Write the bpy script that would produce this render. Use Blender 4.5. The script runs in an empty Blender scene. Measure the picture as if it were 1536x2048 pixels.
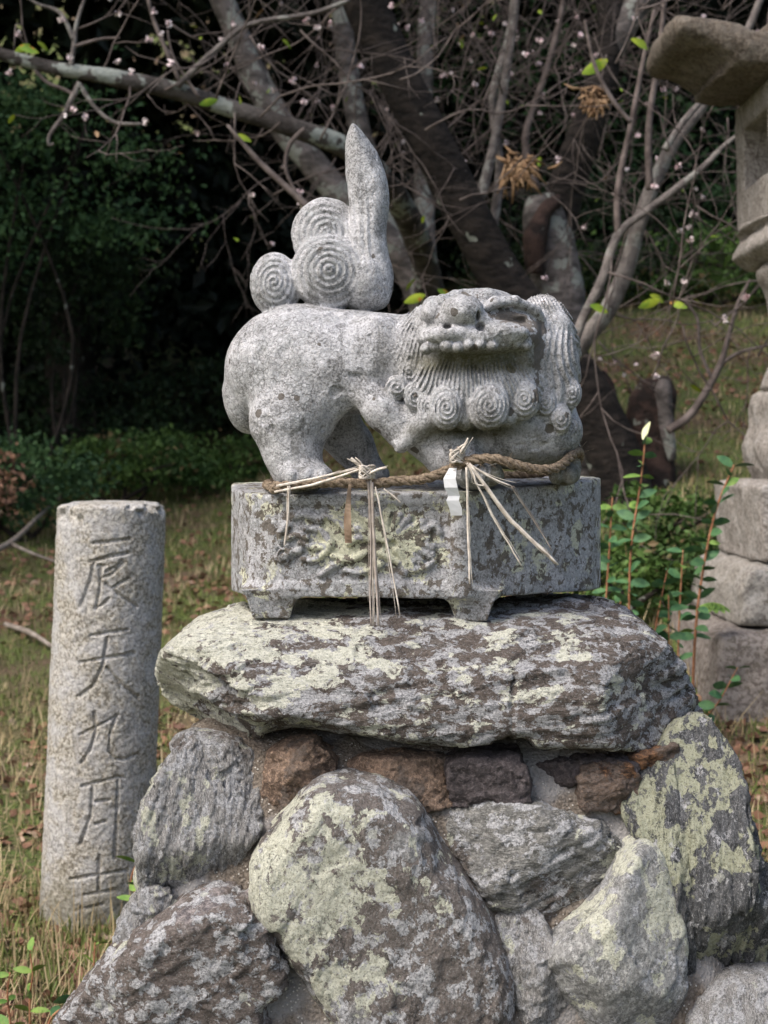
import bpy, math, random
import numpy as np
from mathutils import Vector
random.seed(7)
rs = np.random.RandomState(11)
C = bpy.context.scene.collection
scene = bpy.context.scene

# ------------------------------------------------------------------ camera, world, sun
EYE = 1.31; F = 3050.0; HOR = 900.0; REF = 2.6
PX = REF / F                                   # metres per unit at the statue's distance
cam_d = bpy.data.cameras.new('camera'); cam = bpy.data.objects.new('camera', cam_d); C.objects.link(cam)
cam.location = (0, 0, EYE); cam.rotation_euler = (math.radians(90), 0, 0)
cam_d.sensor_fit = 'VERTICAL'; cam_d.sensor_height = 36; cam_d.lens = 36 * F / 2048
cam_d.shift_y = -(1024 - HOR) / 2048
cam_d.clip_end = 400; cam_d.clip_start = 0.05
cam_d.dof.use_dof = True; cam_d.dof.focus_distance = 2.42; cam_d.dof.aperture_fstop = 7.5
scene.camera = cam
SUN_EL, SUN_AZ = math.radians(52), math.radians(-128)      # azimuth from +Y towards +X
world = bpy.data.worlds.new('World'); scene.world = world; world.use_nodes = True
wn = world.node_tree.nodes; wl = world.node_tree.links
sky = wn.new('ShaderNodeTexSky'); sky.sky_type = 'NISHITA'; sky.sun_disc = False
sky.sun_elevation = SUN_EL; sky.sun_rotation = SUN_AZ; sky.dust_density = 5.0; sky.air_density = 1.0; sky.ozone_density = 1.0
wl.new(sky.outputs[0], wn['Background'].inputs[0]); wn['Background'].inputs[1].default_value = 0.14
sd = bpy.data.lights.new('sun', 'SUN'); sun = bpy.data.objects.new('sun', sd); C.objects.link(sun)
sd.energy = 1.5; sd.angle = math.radians(20); sd.color = (1.0, 0.975, 0.94)
sdir = Vector((math.sin(SUN_AZ) * math.cos(SUN_EL), math.cos(SUN_AZ) * math.cos(SUN_EL), math.sin(SUN_EL)))
sun.rotation_euler = (-sdir).to_track_quat('-Z', 'Y').to_euler(); sun.location = sdir * 30
scene.view_settings.view_transform = 'Standard'; scene.view_settings.look = 'None'
scene.view_settings.exposure = 0.74; scene.view_settings.gamma = 1.0
scene.view_settings.use_curve_mapping = False
scene.render.engine = 'CYCLES'
scene.cycles.use_denoising = True; scene.cycles.max_bounces = 5; scene.cycles.diffuse_bounces = 3
scene.cycles.glossy_bounces = 2; scene.cycles.transparent_max_bounces = 4
scene.cycles.use_adaptive_sampling = True; scene.cycles.adaptive_threshold = 0.012

# ------------------------------------------------------------------ helpers
def W(X, Y, dist):                      # photo pixel at a distance -> world point
    return ((X - 768) / F * dist, dist, EYE - (Y - HOR) / F * dist)
def L(X, Y, D=0.0):                     # photo pixel at statue depth D (units) -> local units u, v(down), D
    s = 1 + D / F
    return ((X - 768) * s, (Y - HOR) * s, D)
def to_world(P):                        # units -> metres
    P = np.asarray(P, float)
    return np.stack([P[:, 0] * PX, REF + P[:, 2] * PX, EYE - P[:, 1] * PX], 1)

def mesh(name, V, Fc, mat, normals=None, smooth=True, attrs=None):
    V = np.asarray(V, np.float32); Fc = np.asarray(Fc, np.int32)
    m = bpy.data.meshes.new(name)
    m.vertices.add(len(V)); m.vertices.foreach_set('co', V.ravel())
    k = Fc.shape[1]
    m.loops.add(Fc.size); m.loops.foreach_set('vertex_index', Fc.ravel())
    m.polygons.add(len(Fc)); m.polygons.foreach_set('loop_start', np.arange(0, Fc.size, k, dtype=np.int32))
    m.polygons.foreach_set('use_smooth', np.full(len(Fc), smooth))
    if attrs:
        for a, val in attrs.items():
            at = m.attributes.new(a, 'FLOAT', 'POINT'); at.data.foreach_set('value', np.asarray(val, np.float32))
    m.update(calc_edges=True); m.validate()
    if mat: m.materials.append(mat)
    if normals is not None:
        m.normals_split_custom_set_from_vertices([tuple(x) for x in normals])
    return m
def link(name, me, parent=None, kind=None, label=None, cat=None, group=None):
    o = bpy.data.objects.new(name, me); C.objects.link(o)
    if parent: o.parent = parent
    return tag(o, label, cat, group, kind)
def tag(o, label=None, cat=None, group=None, kind=None):
    if label: o['label'] = label
    if cat: o['category'] = cat
    if group: o['group'] = group
    if kind: o['kind'] = kind
    return o
def recenter(o, p):                     # move the mesh origin to p without moving the shape
    o.data.transform(__import__('mathutils').Matrix.Translation(-Vector(p))); o.location = Vector(p)
def empty(name, loc, label, cat, group=None):
    o = bpy.data.objects.new(name, None); C.objects.link(o); o.location = loc; o.empty_display_size = 0.1
    return tag(o, label, cat, group)
def child(name, V, Fc, mat, parent, **kw):
    kind = kw.pop('kind', None); label = kw.pop('label', None)
    V = np.asarray(V, float) - np.array(parent_world(parent))
    return link(name, mesh(name, V, Fc, mat, **kw), parent, kind, label)
def parent_world(p):
    w = Vector(p.location); q = p.parent
    while q: w += q.location; q = q.parent
    return tuple(w)

# periodic value noise
LAT = np.random.RandomState(5).rand(32, 32, 32).astype(np.float32)
def vnoise(x, y, z):
    x = np.asarray(x, np.float32); y = np.asarray(y, np.float32); z = np.asarray(z, np.float32)
    xi = np.floor(x).astype(np.int32); yi = np.floor(y).astype(np.int32); zi = np.floor(z).astype(np.int32)
    fx = x - xi; fy = y - yi; fz = z - zi
    fx = fx * fx * (3 - 2 * fx); fy = fy * fy * (3 - 2 * fy); fz = fz * fz * (3 - 2 * fz)
    g = lambda a, b, c: LAT[(xi + a) & 31, (yi + b) & 31, (zi + c) & 31]
    c00 = g(0,0,0)*(1-fx)+g(1,0,0)*fx; c10 = g(0,1,0)*(1-fx)+g(1,1,0)*fx
    c01 = g(0,0,1)*(1-fx)+g(1,0,1)*fx; c11 = g(0,1,1)*(1-fx)+g(1,1,1)*fx
    return (c00*(1-fy)+c10*fy)*(1-fz) + (c01*(1-fy)+c11*fy)*fz
def fbm(P, lam, octs=4, seed=0, gain=.5, stretch=(1,1,1)):
    out = 0; a = 1; tot = 0
    for o in range(octs):
        f = 2.03 ** o / lam
        out = out + a * (vnoise(P[:,0]*f*stretch[0]+seed*3.7+o*5.1, P[:,1]*f*stretch[1]+seed*1.3, P[:,2]*f*stretch[2]+seed*2.9) - .5)
        tot += a; a *= gain
    return out / tot * 2                # about -1..1

RND = np.random.RandomState(9).rand(32768, 7).astype(np.float32)
def cells(P, lamT, lamN, nrm, seed=0, tilt=1.0):
    """faceted plates: every random cell has its own height and tilt"""
    nrm = np.asarray(nrm, float); nrm /= np.linalg.norm(nrm)
    t1_ = np.cross(nrm, [0, 0, 1.]) if abs(nrm[2]) < .9 else np.cross(nrm, [1., 0, 0]); t1_ /= np.linalg.norm(t1_); t2_ = np.cross(nrm, t1_)
    q = np.stack([P @ t1_ / lamT, P @ t2_ / lamT, P @ nrm / lamN], 1) + seed * 1.7
    q = q + np.stack([fbm(P, lamT*.7, 2, seed+k) for k in range(3)], 1) * .35
    ci = np.floor(q).astype(np.int64); best = np.full(len(P), 9.); out = np.zeros(len(P))
    for a in (-1, 0, 1):
        for b_ in (-1, 0, 1):
            for c in (-1, 0, 1):
                cc = ci + [a, b_, c]
                r = RND[(cc[:,0]*7919 + cc[:,1]*104729 + cc[:,2]*1299709 + seed*31) & 32767]
                df = q - (cc + r[:, :3]); d = (df**2).sum(1)
                val = (r[:, 3] - .5) + tilt * ((r[:, 4:7] - .5) * df).sum(1)
                w = d < best; best[w] = d[w]; out[w] = val[w]
    return out
def surface_nets(phi, org, h):
    s = phi < 0
    acc = np.zeros(tuple(n - 1 for n in phi.shape), np.int8)
    for a in (0, 1):
        for b in (0, 1):
            for c in (0, 1):
                acc += s[a:s.shape[0]-1+a, b:s.shape[1]-1+b, c:s.shape[2]-1+c]
    act = np.argwhere((acc > 0) & (acc < 8))
    vid = np.full(acc.shape, -1, np.int32); vid[tuple(act.T)] = np.arange(len(act))
    cor = np.array([(a, b, c) for a in (0,1) for b in (0,1) for c in (0,1)])
    val = np.stack([phi[act[:,0]+k[0], act[:,1]+k[1], act[:,2]+k[2]] for k in cor], 1)
    P = np.zeros((len(act), 3)); n = np.zeros(len(act))
    for i in range(8):
        for j in range(i+1, 8):
            if np.abs(cor[i]-cor[j]).sum() != 1: continue
            a, b = val[:, i], val[:, j]; cr = (a < 0) != (b < 0)
            t = np.where(cr, a / np.where(cr, a - b, 1), 0)
            P += np.where(cr[:, None], cor[i] + t[:, None] * (cor[j] - cor[i]), 0); n += cr
    P = (P / n[:, None] + act) * h + np.array(org)
    Q = []
    for ax in range(3):
        sl0 = [slice(None)]*3; sl1 = [slice(None)]*3; sl0[ax] = slice(0, -1); sl1[ax] = slice(1, None)
        e = s[tuple(sl0)] != s[tuple(sl1)]
        o1, o2 = [k for k in range(3) if k != ax]
        idx = np.argwhere(e); ok = np.ones(len(idx), bool)
        for k in (o1, o2): ok &= (idx[:, k] > 0) & (idx[:, k] < s.shape[k]-1)
        idx = idx[ok]
        def v(d1, d2):
            q = idx.copy(); q[:, o1] -= d1; q[:, o2] -= d2
            return vid[tuple(q.T)]
        quad = np.stack([v(1,1), v(0,1), v(0,0), v(1,0)], 1)
        flip = s[tuple(idx.T)]
        if ax == 1: flip = ~flip
        quad[~flip] = quad[~flip][:, ::-1]
        Q.append(quad)
    Q = np.concatenate(Q)
    return P, Q[(Q >= 0).all(1)]
def vnormals(V, Q):
    n = np.cross(V[Q[:,2]] - V[Q[:,0]], V[Q[:,3]] - V[Q[:,1]]) if Q.shape[1] == 4 else np.cross(V[Q[:,1]]-V[Q[:,0]], V[Q[:,2]]-V[Q[:,0]])
    N = np.zeros_like(V)
    for k in range(Q.shape[1]): np.add.at(N, Q[:, k], n)
    return N / (np.linalg.norm(N, axis=1, keepdims=True) + 1e-12)

# ------------------------------------------------------------------ node materials
class NB:
    def __init__(s, name):
        s.m = bpy.data.materials.new(name); s.m.use_nodes = True; s.t = s.m.node_tree
        s.b = s.t.nodes['Principled BSDF']; s.pos = s.t.nodes.new('ShaderNodeNewGeometry').outputs['Position']
        s.b.inputs['Specular IOR Level'].default_value = 0.25
    def set(s, sock, v):
        if hasattr(v, 'is_linked') or isinstance(v, bpy.types.NodeSocket): s.t.links.new(v, sock)
        else: sock.default_value = v
    def map(s, scale=(1,1,1), rot=(0,0,0), vec=None):
        n = s.t.nodes.new('ShaderNodeMapping'); s.set(n.inputs[0], vec or s.pos)
        n.inputs['Scale'].default_value = scale; n.inputs['Rotation'].default_value = rot; return n.outputs[0]
    def noise(s, scale, detail=3, rough=.55, vec=None, dist=0):
        n = s.t.nodes.new('ShaderNodeTexNoise'); s.set(n.inputs['Vector'], vec or s.pos)
        n.inputs['Scale'].default_value = scale; n.inputs['Detail'].default_value = detail
        n.inputs['Roughness'].default_value = rough; n.inputs['Distortion'].default_value = dist
        return n.outputs[0]
    def vor(s, scale, feat='F1', vec=None, out=0, rand=1):
        n = s.t.nodes.new('ShaderNodeTexVoronoi'); n.feature = feat; s.set(n.inputs['Vector'], vec or s.pos)
        n.inputs['Scale'].default_value = scale; n.inputs['Randomness'].default_value = rand; return n.outputs[out]
    def math(s, op, a, b=0.0, clamp=False):
        n = s.t.nodes.new('ShaderNodeMath'); n.operation = op; n.use_clamp = clamp
        s.set(n.inputs[0], a); s.set(n.inputs[1], b); return n.outputs[0]
    def ss(s, v, lo, hi):
        n = s.t.nodes.new('ShaderNodeMapRange'); n.interpolation_type = 'SMOOTHSTEP'
        s.set(n.inputs[0], v); n.inputs[1].default_value = lo; n.inputs[2].default_value = hi; return n.outputs[0]
    def mix(s, f, a, b, mode='MIX'):
        n = s.t.nodes.new('ShaderNodeMix'); n.data_type = 'RGBA'; n.blend_type = mode
        c = lambda x: (*x, 1) if isinstance(x, tuple) and len(x) == 3 else x
        s.set(n.inputs[0], f); s.set(n.inputs[6], c(a)); s.set(n.inputs[7], c(b)); return n.outputs[2]
    def attr(s, name):
        n = s.t.nodes.new('ShaderNodeAttribute'); n.attribute_name = name; return n.outputs['Fac']
    def warp(s, scale, amt, vec=None):
        n = s.t.nodes.new('ShaderNodeTexNoise'); s.set(n.inputs['Vector'], vec or s.pos); n.inputs['Scale'].default_value = scale
        n.inputs['Detail'].default_value = 3
        m = s.t.nodes.new('ShaderNodeVectorMath'); m.operation = 'MULTIPLY_ADD'
        s.set(m.inputs[0], n.outputs[1]); m.inputs[1].default_value = (amt,)*3; s.set(m.inputs[2], vec or s.pos); return m.outputs[0]
    def bump(s, h, dist, strength=1.0, nrm=None):
        n = s.t.nodes.new('ShaderNodeBump'); s.set(n.inputs['Height'], h); n.inputs['Distance'].default_value = dist
        n.inputs['Strength'].default_value = strength
        if nrm: s.set(n.inputs['Normal'], nrm)
        return n.outputs[0]
    def done(s, col, rough=.9, nrm=None):
        s.set(s.b.inputs['Base Color'], (*col, 1) if isinstance(col, tuple) and len(col) == 3 else col)
        s.set(s.b.inputs['Roughness'], rough)
        if nrm: s.set(s.b.inputs['Normal'], nrm)
        return s.m

def thr(c): return .5 + .30 * (.5 - c)
def granite(name, base=(.40,.40,.42), dark=(.20,.20,.20), crackle=.5, brown=.5, yellow=.0, green=0.0, seed=0.0, pale=(.54,.54,.57), spots=0, grain=240, blotch=0, crust=None, bsc=30, runs=0, soil=0):
    b = NB(name)
    n = b.t.nodes.new('ShaderNodeVectorMath'); n.operation = 'ADD'; b.set(n.inputs[0], b.pos); n.inputs[1].default_value = (seed, seed*.7, seed*.3); p = n.outputs[0]
    sp = b.noise(grain, 4, .75, p)
    col = b.mix(b.ss(sp, .40, .57), dark, base)
    col = b.mix(b.math('MULTIPLY', b.ss(b.noise(grain*.45, 4, .7, p), .54, .64), .5), col, dark)
    big = b.noise(16, 7, .65, p)
    col = b.mix(b.math('MULTIPLY', b.ss(big, .46, .60), .6), col, b.mix(b.ss(sp, .35, .55), tuple(c*.62 for c in pale), pale))
    if blotch:                                           # crisp-edged pale crust and bare darker stone
        b1 = b.ss(b.noise(11, 9, .68, b.warp(30, .02, p)), .50, .525)
        b2 = b.ss(b.noise(17, 9, .70, b.warp(35, .02, b.map((1.3,1.1,.9), (0,0,0), p))), .55, .575)
        col = b.mix(b.math('MULTIPLY', b1, .62 * blotch), col, b.mix(b.ss(b.noise(190, 4, .75, p), .38, .58), (.40,.40,.41), (.74,.74,.77)))
        col = b.mix(b.math('MULTIPLY', b2, .72 * blotch), col, b.mix(b.ss(sp, .4, .6), (.10,.10,.098), (.33,.33,.335)))
        b3 = b.ss(b.noise(75, 6, .7, b.warp(80, .008, p)), .56, .60)
        col = b.mix(b.math('MULTIPLY', b3, .42 * blotch), col, (.15,.15,.148))
    if runs:
        rn = b.ss(b.noise(26, 5, .6, b.map((1,1,.13), (0,0,0), p)), .57, .66)
        col = b.mix(b.math('MULTIPLY', rn, runs), col, (.13,.13,.115))
    wp = b.warp(90, .006, p)
    zone = b.ss(b.noise(9, 4, .6, p), thr(crackle) - .03, thr(crackle) + .05)
    line = None
    for sc, k in ((62, .8), (135, 1.0)):                # round lichen discs of two sizes
        cell = b.t.nodes.new('ShaderNodeTexVoronoi'); b.set(cell.inputs['Vector'], wp); cell.inputs['Scale'].default_value = sc
        cv = b.t.nodes.new('ShaderNodeSeparateColor'); b.t.links.new(cell.outputs['Color'], cv.inputs[0])
        ed = b.vor(sc, 'DISTANCE_TO_EDGE', wp)
        on = b.math('MULTIPLY', zone, b.math('MULTIPLY', b.ss(cv.outputs[1], .45, .55), b.ss(ed, .03, .09)))
        lich = b.mix(b.ss(b.math('ADD', cell.outputs['Distance'], b.math('MULTIPLY', sp, .5)), .2, .75), (.62,.62,.65), (.40,.41,.42))
        col = b.mix(b.math('MULTIPLY', on, .85 * k), col, lich)
        l_ = b.math('MULTIPLY', b.math('SUBTRACT', 1.0, b.ss(ed, .0, .06)), b.math('MULTIPLY', zone, .5))
        l_ = b.math('MULTIPLY', l_, b.ss(cv.outputs[1], .2, .5))
        col = b.mix(l_, col, (.14,.14,.13)); line = l_ if line is None else b.math('MAXIMUM', line, l_)
    if yellow > 0:
        ym = b.ss(b.noise(13, 8, .62, b.warp(40, .02, p)), thr(yellow), thr(yellow) + .012)
        ym = b.math('MULTIPLY', ym, b.ss(b.noise(5, 2, .5, p), .40, .5))
        if crust:
            y2 = b.math('ADD', b.noise(26, 8, .65, b.warp(50, .015, p)), b.math('MULTIPLY', b.attr('crust'), .22))
            ym = b.math('MAXIMUM', b.math('MULTIPLY', ym, .8), b.ss(y2, .62, .63))
        col = b.mix(b.math('MULTIPLY', ym, .92), col, b.mix(b.ss(b.noise(260, 3, .7, p), .3, .6), (.46,.46,.32), (.68,.68,.52)))
    if brown > 0:
        bm = b.ss(b.noise(bsc, 7, .66, b.warp(60, .012, p)), thr(brown), thr(brown) + .012)
        col = b.mix(b.math('MULTIPLY', bm, .92), col, b.mix(b.ss(b.noise(300, 3, .6, p), .3, .7), (.085,.07,.055), (.16,.14,.12)))
    if spots:                                            # scattered flaked dark spots
        cell = b.t.nodes.new('ShaderNodeTexVoronoi'); b.set(cell.inputs['Vector'], b.warp(150, .006, p)); cell.inputs['Scale'].default_value = 32
        cv = b.t.nodes.new('ShaderNodeSeparateColor'); b.t.links.new(cell.outputs['Color'], cv.inputs[0])
        m_ = b.math('MULTIPLY', b.math('LESS_THAN', cell.outputs['Distance'], b.math('ADD', b.math('MULTIPLY', cv.outputs[2], .22), .08)), b.math('GREATER_THAN', cv.outputs[0], .70))
        col = b.mix(b.math('MULTIPLY', m_, .9), col, (.11,.095,.08))
    col = b.mix(b.math('MULTIPLY', b.ss(b.noise(520, 2, .6, p), .56, .66), .6), col, (.09,.09,.09))
    if soil:                                             # soil splash and algae on the lowest part of the stone
        sz = b.t.nodes.new('ShaderNodeSeparateXYZ'); b.set(sz.inputs[0], b.pos)
        zz = b.math('ADD', sz.outputs[2], b.math('MULTIPLY', b.math('SUBTRACT', b.noise(14, 5, .65, p), .5), .5))
        col = b.mix(b.math('MULTIPLY', b.math('SUBTRACT', 1.0, b.ss(zz, .02, .22)), .7), col, (.13,.12,.075))
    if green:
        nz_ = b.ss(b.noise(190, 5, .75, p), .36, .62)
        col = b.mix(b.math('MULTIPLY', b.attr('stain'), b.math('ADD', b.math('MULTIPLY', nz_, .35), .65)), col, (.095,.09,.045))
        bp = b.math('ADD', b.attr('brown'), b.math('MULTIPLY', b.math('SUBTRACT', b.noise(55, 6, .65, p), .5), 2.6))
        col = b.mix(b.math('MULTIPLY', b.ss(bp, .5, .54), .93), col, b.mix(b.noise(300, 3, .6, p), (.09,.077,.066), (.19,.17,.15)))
    h = b.math('ADD', b.math('MULTIPLY', sp, .8), b.math('MULTIPLY', b.noise(70, 5, .65, p), 1.2))
    h = b.math('SUBTRACT', h, b.math('MULTIPLY', line, .5))
    return b.done(col, .93, b.bump(h, .0034, 1.0))

def rock(name, base=(.16,.145,.135), base2=(.27,.26,.25), yel=.5, white=.5, brownp=.4, stretch=(1,1,3), rot=(0,0,0), seed=0.0, dark=(.05,.05,.05), ycol=((.42,.42,.32),(.70,.705,.59)), ysc=15, crackp=.8, grad=None, spk=.55):
    b = NB(name)
    n = b.t.nodes.new('ShaderNodeVectorMath'); n.operation = 'ADD'; b.set(n.inputs[0], b.pos); n.inputs[1].default_value = (seed, seed*.7, seed*1.3); p = n.outputs[0]
    q = b.map(stretch, rot, p)
    g = b.noise(24, 8, .68, q)
    fine = b.noise(120, 6, .75, q)
    col = b.mix(b.ss(g, .38, .62), base, base2)
    col = b.mix(b.ss(fine, .45, .65), col, tuple(min(1, c*1.75) for c in base2))
    col = b.mix(b.math('MULTIPLY', b.ss(b.noise(7, 6, .6, p), thr(brownp), thr(brownp) + .04), .8), col, b.mix(b.ss(b.noise(180,4,.65,p), .35, .65), (.10,.08,.066), (.20,.165,.145)))
    sp = b.noise(330, 4, .75, p)
    col = b.mix(b.math('MULTIPLY', b.ss(sp, .55, .64), spk), col, (.50,.50,.49))
    wv = b.warp(45, .022, p)
    qm = b.map((stretch[0]**.4, stretch[1]**.4, stretch[2]**.4), rot, wv)
    wm = b.ss(b.noise(32, 9, .68, qm), thr(white), thr(white) + .015)
    wc = b.mix(b.ss(b.noise(240, 4, .75, p), .36, .60), (.26,.265,.27), (.66,.66,.68))
    col = b.mix(b.math('MULTIPLY', wm, .9), col, wc)
    qy = b.t.nodes.new('ShaderNodeVectorMath'); qy.operation = 'ADD'; b.set(qy.inputs[0], qm); qy.inputs[1].default_value = (7.3, 2.2, 5.1)
    yn = b.noise(ysc, 10, .62, qy.outputs[0])
    yn = b.math('ADD', yn, b.math('MULTIPLY', b.math('SUBTRACT', b.noise(2.6, 2, .5, p), .5), .55))
    if grad:                                             # more crust towards one end of this stone
        sx = b.t.nodes.new('ShaderNodeSeparateXYZ'); b.set(sx.inputs[0], b.pos)
        yn = b.math('ADD', yn, b.math('MULTIPLY', b.math('SUBTRACT', sx.outputs[0], grad[0]), grad[1]))
    ym = b.ss(yn, thr(yel), thr(yel) + .010)
    ym = b.math('MULTIPLY', ym, b.math('SUBTRACT', 1.0, b.math('MULTIPLY', b.ss(b.noise(60, 5, .7, p), .56, .6), .85)))
    yc = b.mix(b.ss(b.noise(170, 5, .75, p), .34, .56), ycol[0], ycol[1])
    col = b.mix(b.math('MULTIPLY', ym, .95), col, yc)
    cell = b.t.nodes.new('ShaderNodeTexVoronoi'); b.set(cell.inputs['Vector'], b.warp(110, .008, p)); cell.inputs['Scale'].default_value = 46
    cv = b.t.nodes.new('ShaderNodeSeparateColor'); b.t.links.new(cell.outputs['Color'], cv.inputs[0])
    dots = b.math('MULTIPLY', b.math('LESS_THAN', cell.outputs['Distance'], b.math('MULTIPLY', cv.outputs[2], .36)), b.math('GREATER_THAN', cv.outputs[0], 1 - .35 * max(white, yel)))
    col = b.mix(b.math('MULTIPLY', dots, .85), col, b.mix(b.ss(sp, .4, .6), (.42,.43,.38), (.66,.66,.60)))
    crk = b.math('MULTIPLY', b.math('SUBTRACT', 1.0, b.ss(b.math('ABSOLUTE', b.math('SUBTRACT', b.noise(9, 7, .6, b.map(stretch, rot, wv)), .5)), .0, .008)), b.ss(b.noise(7, 2, .5, p), .47, .58))
    col = b.mix(b.math('MULTIPLY', crk, crackp), col, (.03,.03,.028))
    col = b.mix(b.math('MULTIPLY', b.ss(b.noise(420, 3, .65, p), .57, .64), .65), col, dark)
    h = b.math('ADD', b.math('MULTIPLY', g, 3.4), b.math('MULTIPLY', fine, 1.6))
    h = b.math('ADD', h, b.math('MULTIPLY', b.math('MAXIMUM', wm, ym), .3)); h = b.math('SUBTRACT', h, b.math('MULTIPLY', crk, 1.0))
    h = b.math('ADD', h, b.math('MULTIPLY', sp, .5))
    return b.done(col, .9, b.bump(h, .0045, 1.0))

def bark(name, base=(.045,.038,.033), base2=(.11,.095,.085), lichen=.4, lcol=(.30,.33,.29), band=1.0, sc=1.0):
    b = NB(name)
    g = b.noise(9*sc, 5, .6, b.map((1,1,band)))
    col = b.mix(b.ss(g, .35, .65), base, base2)
    col = b.mix(b.math('MULTIPLY', b.ss(b.noise(7*sc, 7, .6), .62 - .16*lichen, .66 - .16*lichen), .85), col, b.mix(b.noise(60, 3, .6), tuple(c*.6 for c in lcol), lcol))
    return b.done(col, .85, b.bump(b.math('ADD', g, b.noise(40*sc, 5, .7)), .018, 1.0))

def simple(name, a, c, scale=20, rough=.8, bumpd=0, stretch=(1,1,1)):
    b = NB(name); n = b.noise(scale, 4, .6, b.map(stretch))
    col = b.mix(b.ss(n, .3, .7), a, c)
    return b.done(col, rough, b.bump(n, bumpd) if bumpd else None)
def leafmat(name, a, c, scale=9, c2=None):
    b = NB(name); n = b.noise(scale, 3, .6)
    col = b.mix(b.ss(n, .32, .68), a, c)
    if c2: col = b.mix(b.ss(b.noise(scale*1.7, 2, .6), .62, .66), col, c2)
    m = b.done(col, .6)
    return m

M = {}
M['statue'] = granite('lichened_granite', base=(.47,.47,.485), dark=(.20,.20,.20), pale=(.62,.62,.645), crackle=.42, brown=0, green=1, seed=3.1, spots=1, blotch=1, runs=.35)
M['plinth'] = granite('plinth_granite', base=(.40,.40,.41), dark=(.17,.165,.16), crackle=.7, brown=.36, yellow=.26, seed=9.7, blotch=.6, crust=1, bsc=52)
M['pillar'] = granite('pale_granite', base=(.50,.475,.42), dark=(.17,.15,.115), crackle=-1, brown=0, yellow=0, seed=21.0, pale=(.46,.46,.465), grain=120, blotch=.34, runs=.25, soil=1)
M['cap'] = rock('capstone_schist', yel=.45, white=.50, brownp=.9, stretch=(1,1,4), rot=(0,.06,0), seed=1.0, base=(.055,.046,.04), base2=(.16,.14,.125), ycol=((.48,.485,.38),(.80,.80,.69)), grad=(.05, -.30), ysc=19)
M['rock_grey'] = rock('grey_striped_schist', base=(.17,.165,.16), base2=(.36,.35,.34), yel=.14, white=.5, brownp=.3, stretch=(5,2,1), rot=(0,.25,0), seed=4.4)
M['rock_purple'] = rock('purple_brown_rock', base=(.12,.105,.11), base2=(.26,.23,.22), yel=.0, white=.46, brownp=.8, stretch=(1,1,1.5), seed=8.2, crackp=.4)
M['rock_big'] = rock('mottled_boulder', base=(.17,.17,.17), base2=(.30,.295,.29), yel=.27, white=.46, brownp=.85, stretch=(1.6,1,1), rot=(0,.7,0), seed=12.9, crackp=.5, grad=(-.03,-.45), ysc=17)
M['rock_green'] = rock('grey_green_rock', base=(.12,.12,.11), base2=(.25,.245,.23), yel=.26, white=.48, brownp=.35, stretch=(1,1,2.5), rot=(0,-.4,0), seed=16.3)
M['rock_pale'] = rock('pale_grey_rock', base=(.20,.20,.195), base2=(.33,.33,.32), yel=.36, white=.40, brownp=.1, stretch=(1.3,1,1), seed=25.3, crackp=.3)
M['rock_dark'] = rock('dark_slate_rock', base=(.05,.052,.055), base2=(.13,.133,.138), yel=.50, white=.25, brownp=.1, stretch=(4,2,1), rot=(0,.12,0), seed=31.8, ycol=((.34,.35,.24),(.50,.51,.38)))
M['chip_brown'] = rock('brown_chipped_stone', base=(.11,.075,.055), base2=(.27,.19,.14), yel=-1, white=-.2, brownp=.5, stretch=(1,1,1), seed=41., spk=.12, crackp=.2)
M['chip_dark'] = rock('dark_purple_chipped_stone', base=(.045,.038,.04), base2=(.095,.08,.082), yel=-1, white=-.6, brownp=.1, stretch=(1,1,1), seed=44., spk=.12, crackp=.2)
M['chip_rust'] = rock('rusty_stone', base=(.07,.042,.03), base2=(.20,.105,.055), yel=-1, white=-.3, brownp=.4, stretch=(1,1,2), seed=47., spk=.12, crackp=.2)
b = NB('coarse_mortar'); g = b.noise(200, 3, .7); big = b.noise(7, 5, .55)
col = b.mix(b.ss(g, .3, .7), (.10,.082,.066), (.27,.23,.19))
col = b.mix(b.ss(big, .48, .6), col, b.mix(g, (.22,.21,.205), (.36,.35,.345)))
peb = b.vor(180, 'F1'); col = b.mix(b.math('MULTIPLY', b.math('SUBTRACT', 1., b.ss(peb, .2, .3)), b.ss(b.noise(60, 2), .5, .6)), col, (.62,.60,.56))
M['mortar'] = b.done(col, .95, b.bump(b.math('ADD', b.math('ADD', g, b.math('MULTIPLY', peb, -1.2)), b.math('MULTIPLY', b.noise(22, 7, .75), 4.0)), .0026, 1.0))
M['lantern'] = granite('pinkish_lantern_stone', base=(.34,.315,.29), dark=(.16,.14,.125), crackle=-1, brown=.12, yellow=0, seed=55., pale=(.40,.38,.36), grain=90)
M['lantern_dark'] = granite('weathered_lantern_stone', base=(.15,.125,.10), dark=(.06,.047,.036), crackle=-1, brown=.3, yellow=0, seed=60., pale=(.18,.16,.135), grain=70)
M['lantern_pale'] = granite('pale_grey_block_stone', base=(.33,.31,.28), dark=(.16,.145,.13), crackle=-1, brown=.1, yellow=0, seed=65., pale=(.38,.365,.345), grain=80)
M['lantern_mid'] = granite('brown_block_stone', base=(.25,.225,.205), dark=(.11,.09,.08), crackle=-1, brown=.25, yellow=0, seed=67., pale=(.24,.215,.20), grain=60)
M['bark_dark'] = bark('dark_cherry_bark', base=(.005,.004,.004), base2=(.030,.024,.021), lichen=-.1, band=3)
M['bark_grey'] = bark('grey_lichened_bark', base=(.06,.055,.052), base2=(.17,.15,.145), lichen=.6, lcol=(.34,.36,.33), band=2.5)
M['bark_limb'] = bark('long_limb_bark', base=(.035,.03,.028), base2=(.10,.09,.085), lichen=.55, lcol=(.38,.42,.39))
M['bark_pale'] = bark('pale_smooth_bark', base=(.12,.105,.10), base2=(.26,.235,.22), lichen=.35, lcol=(.40,.40,.37), sc=1.6)
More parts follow.
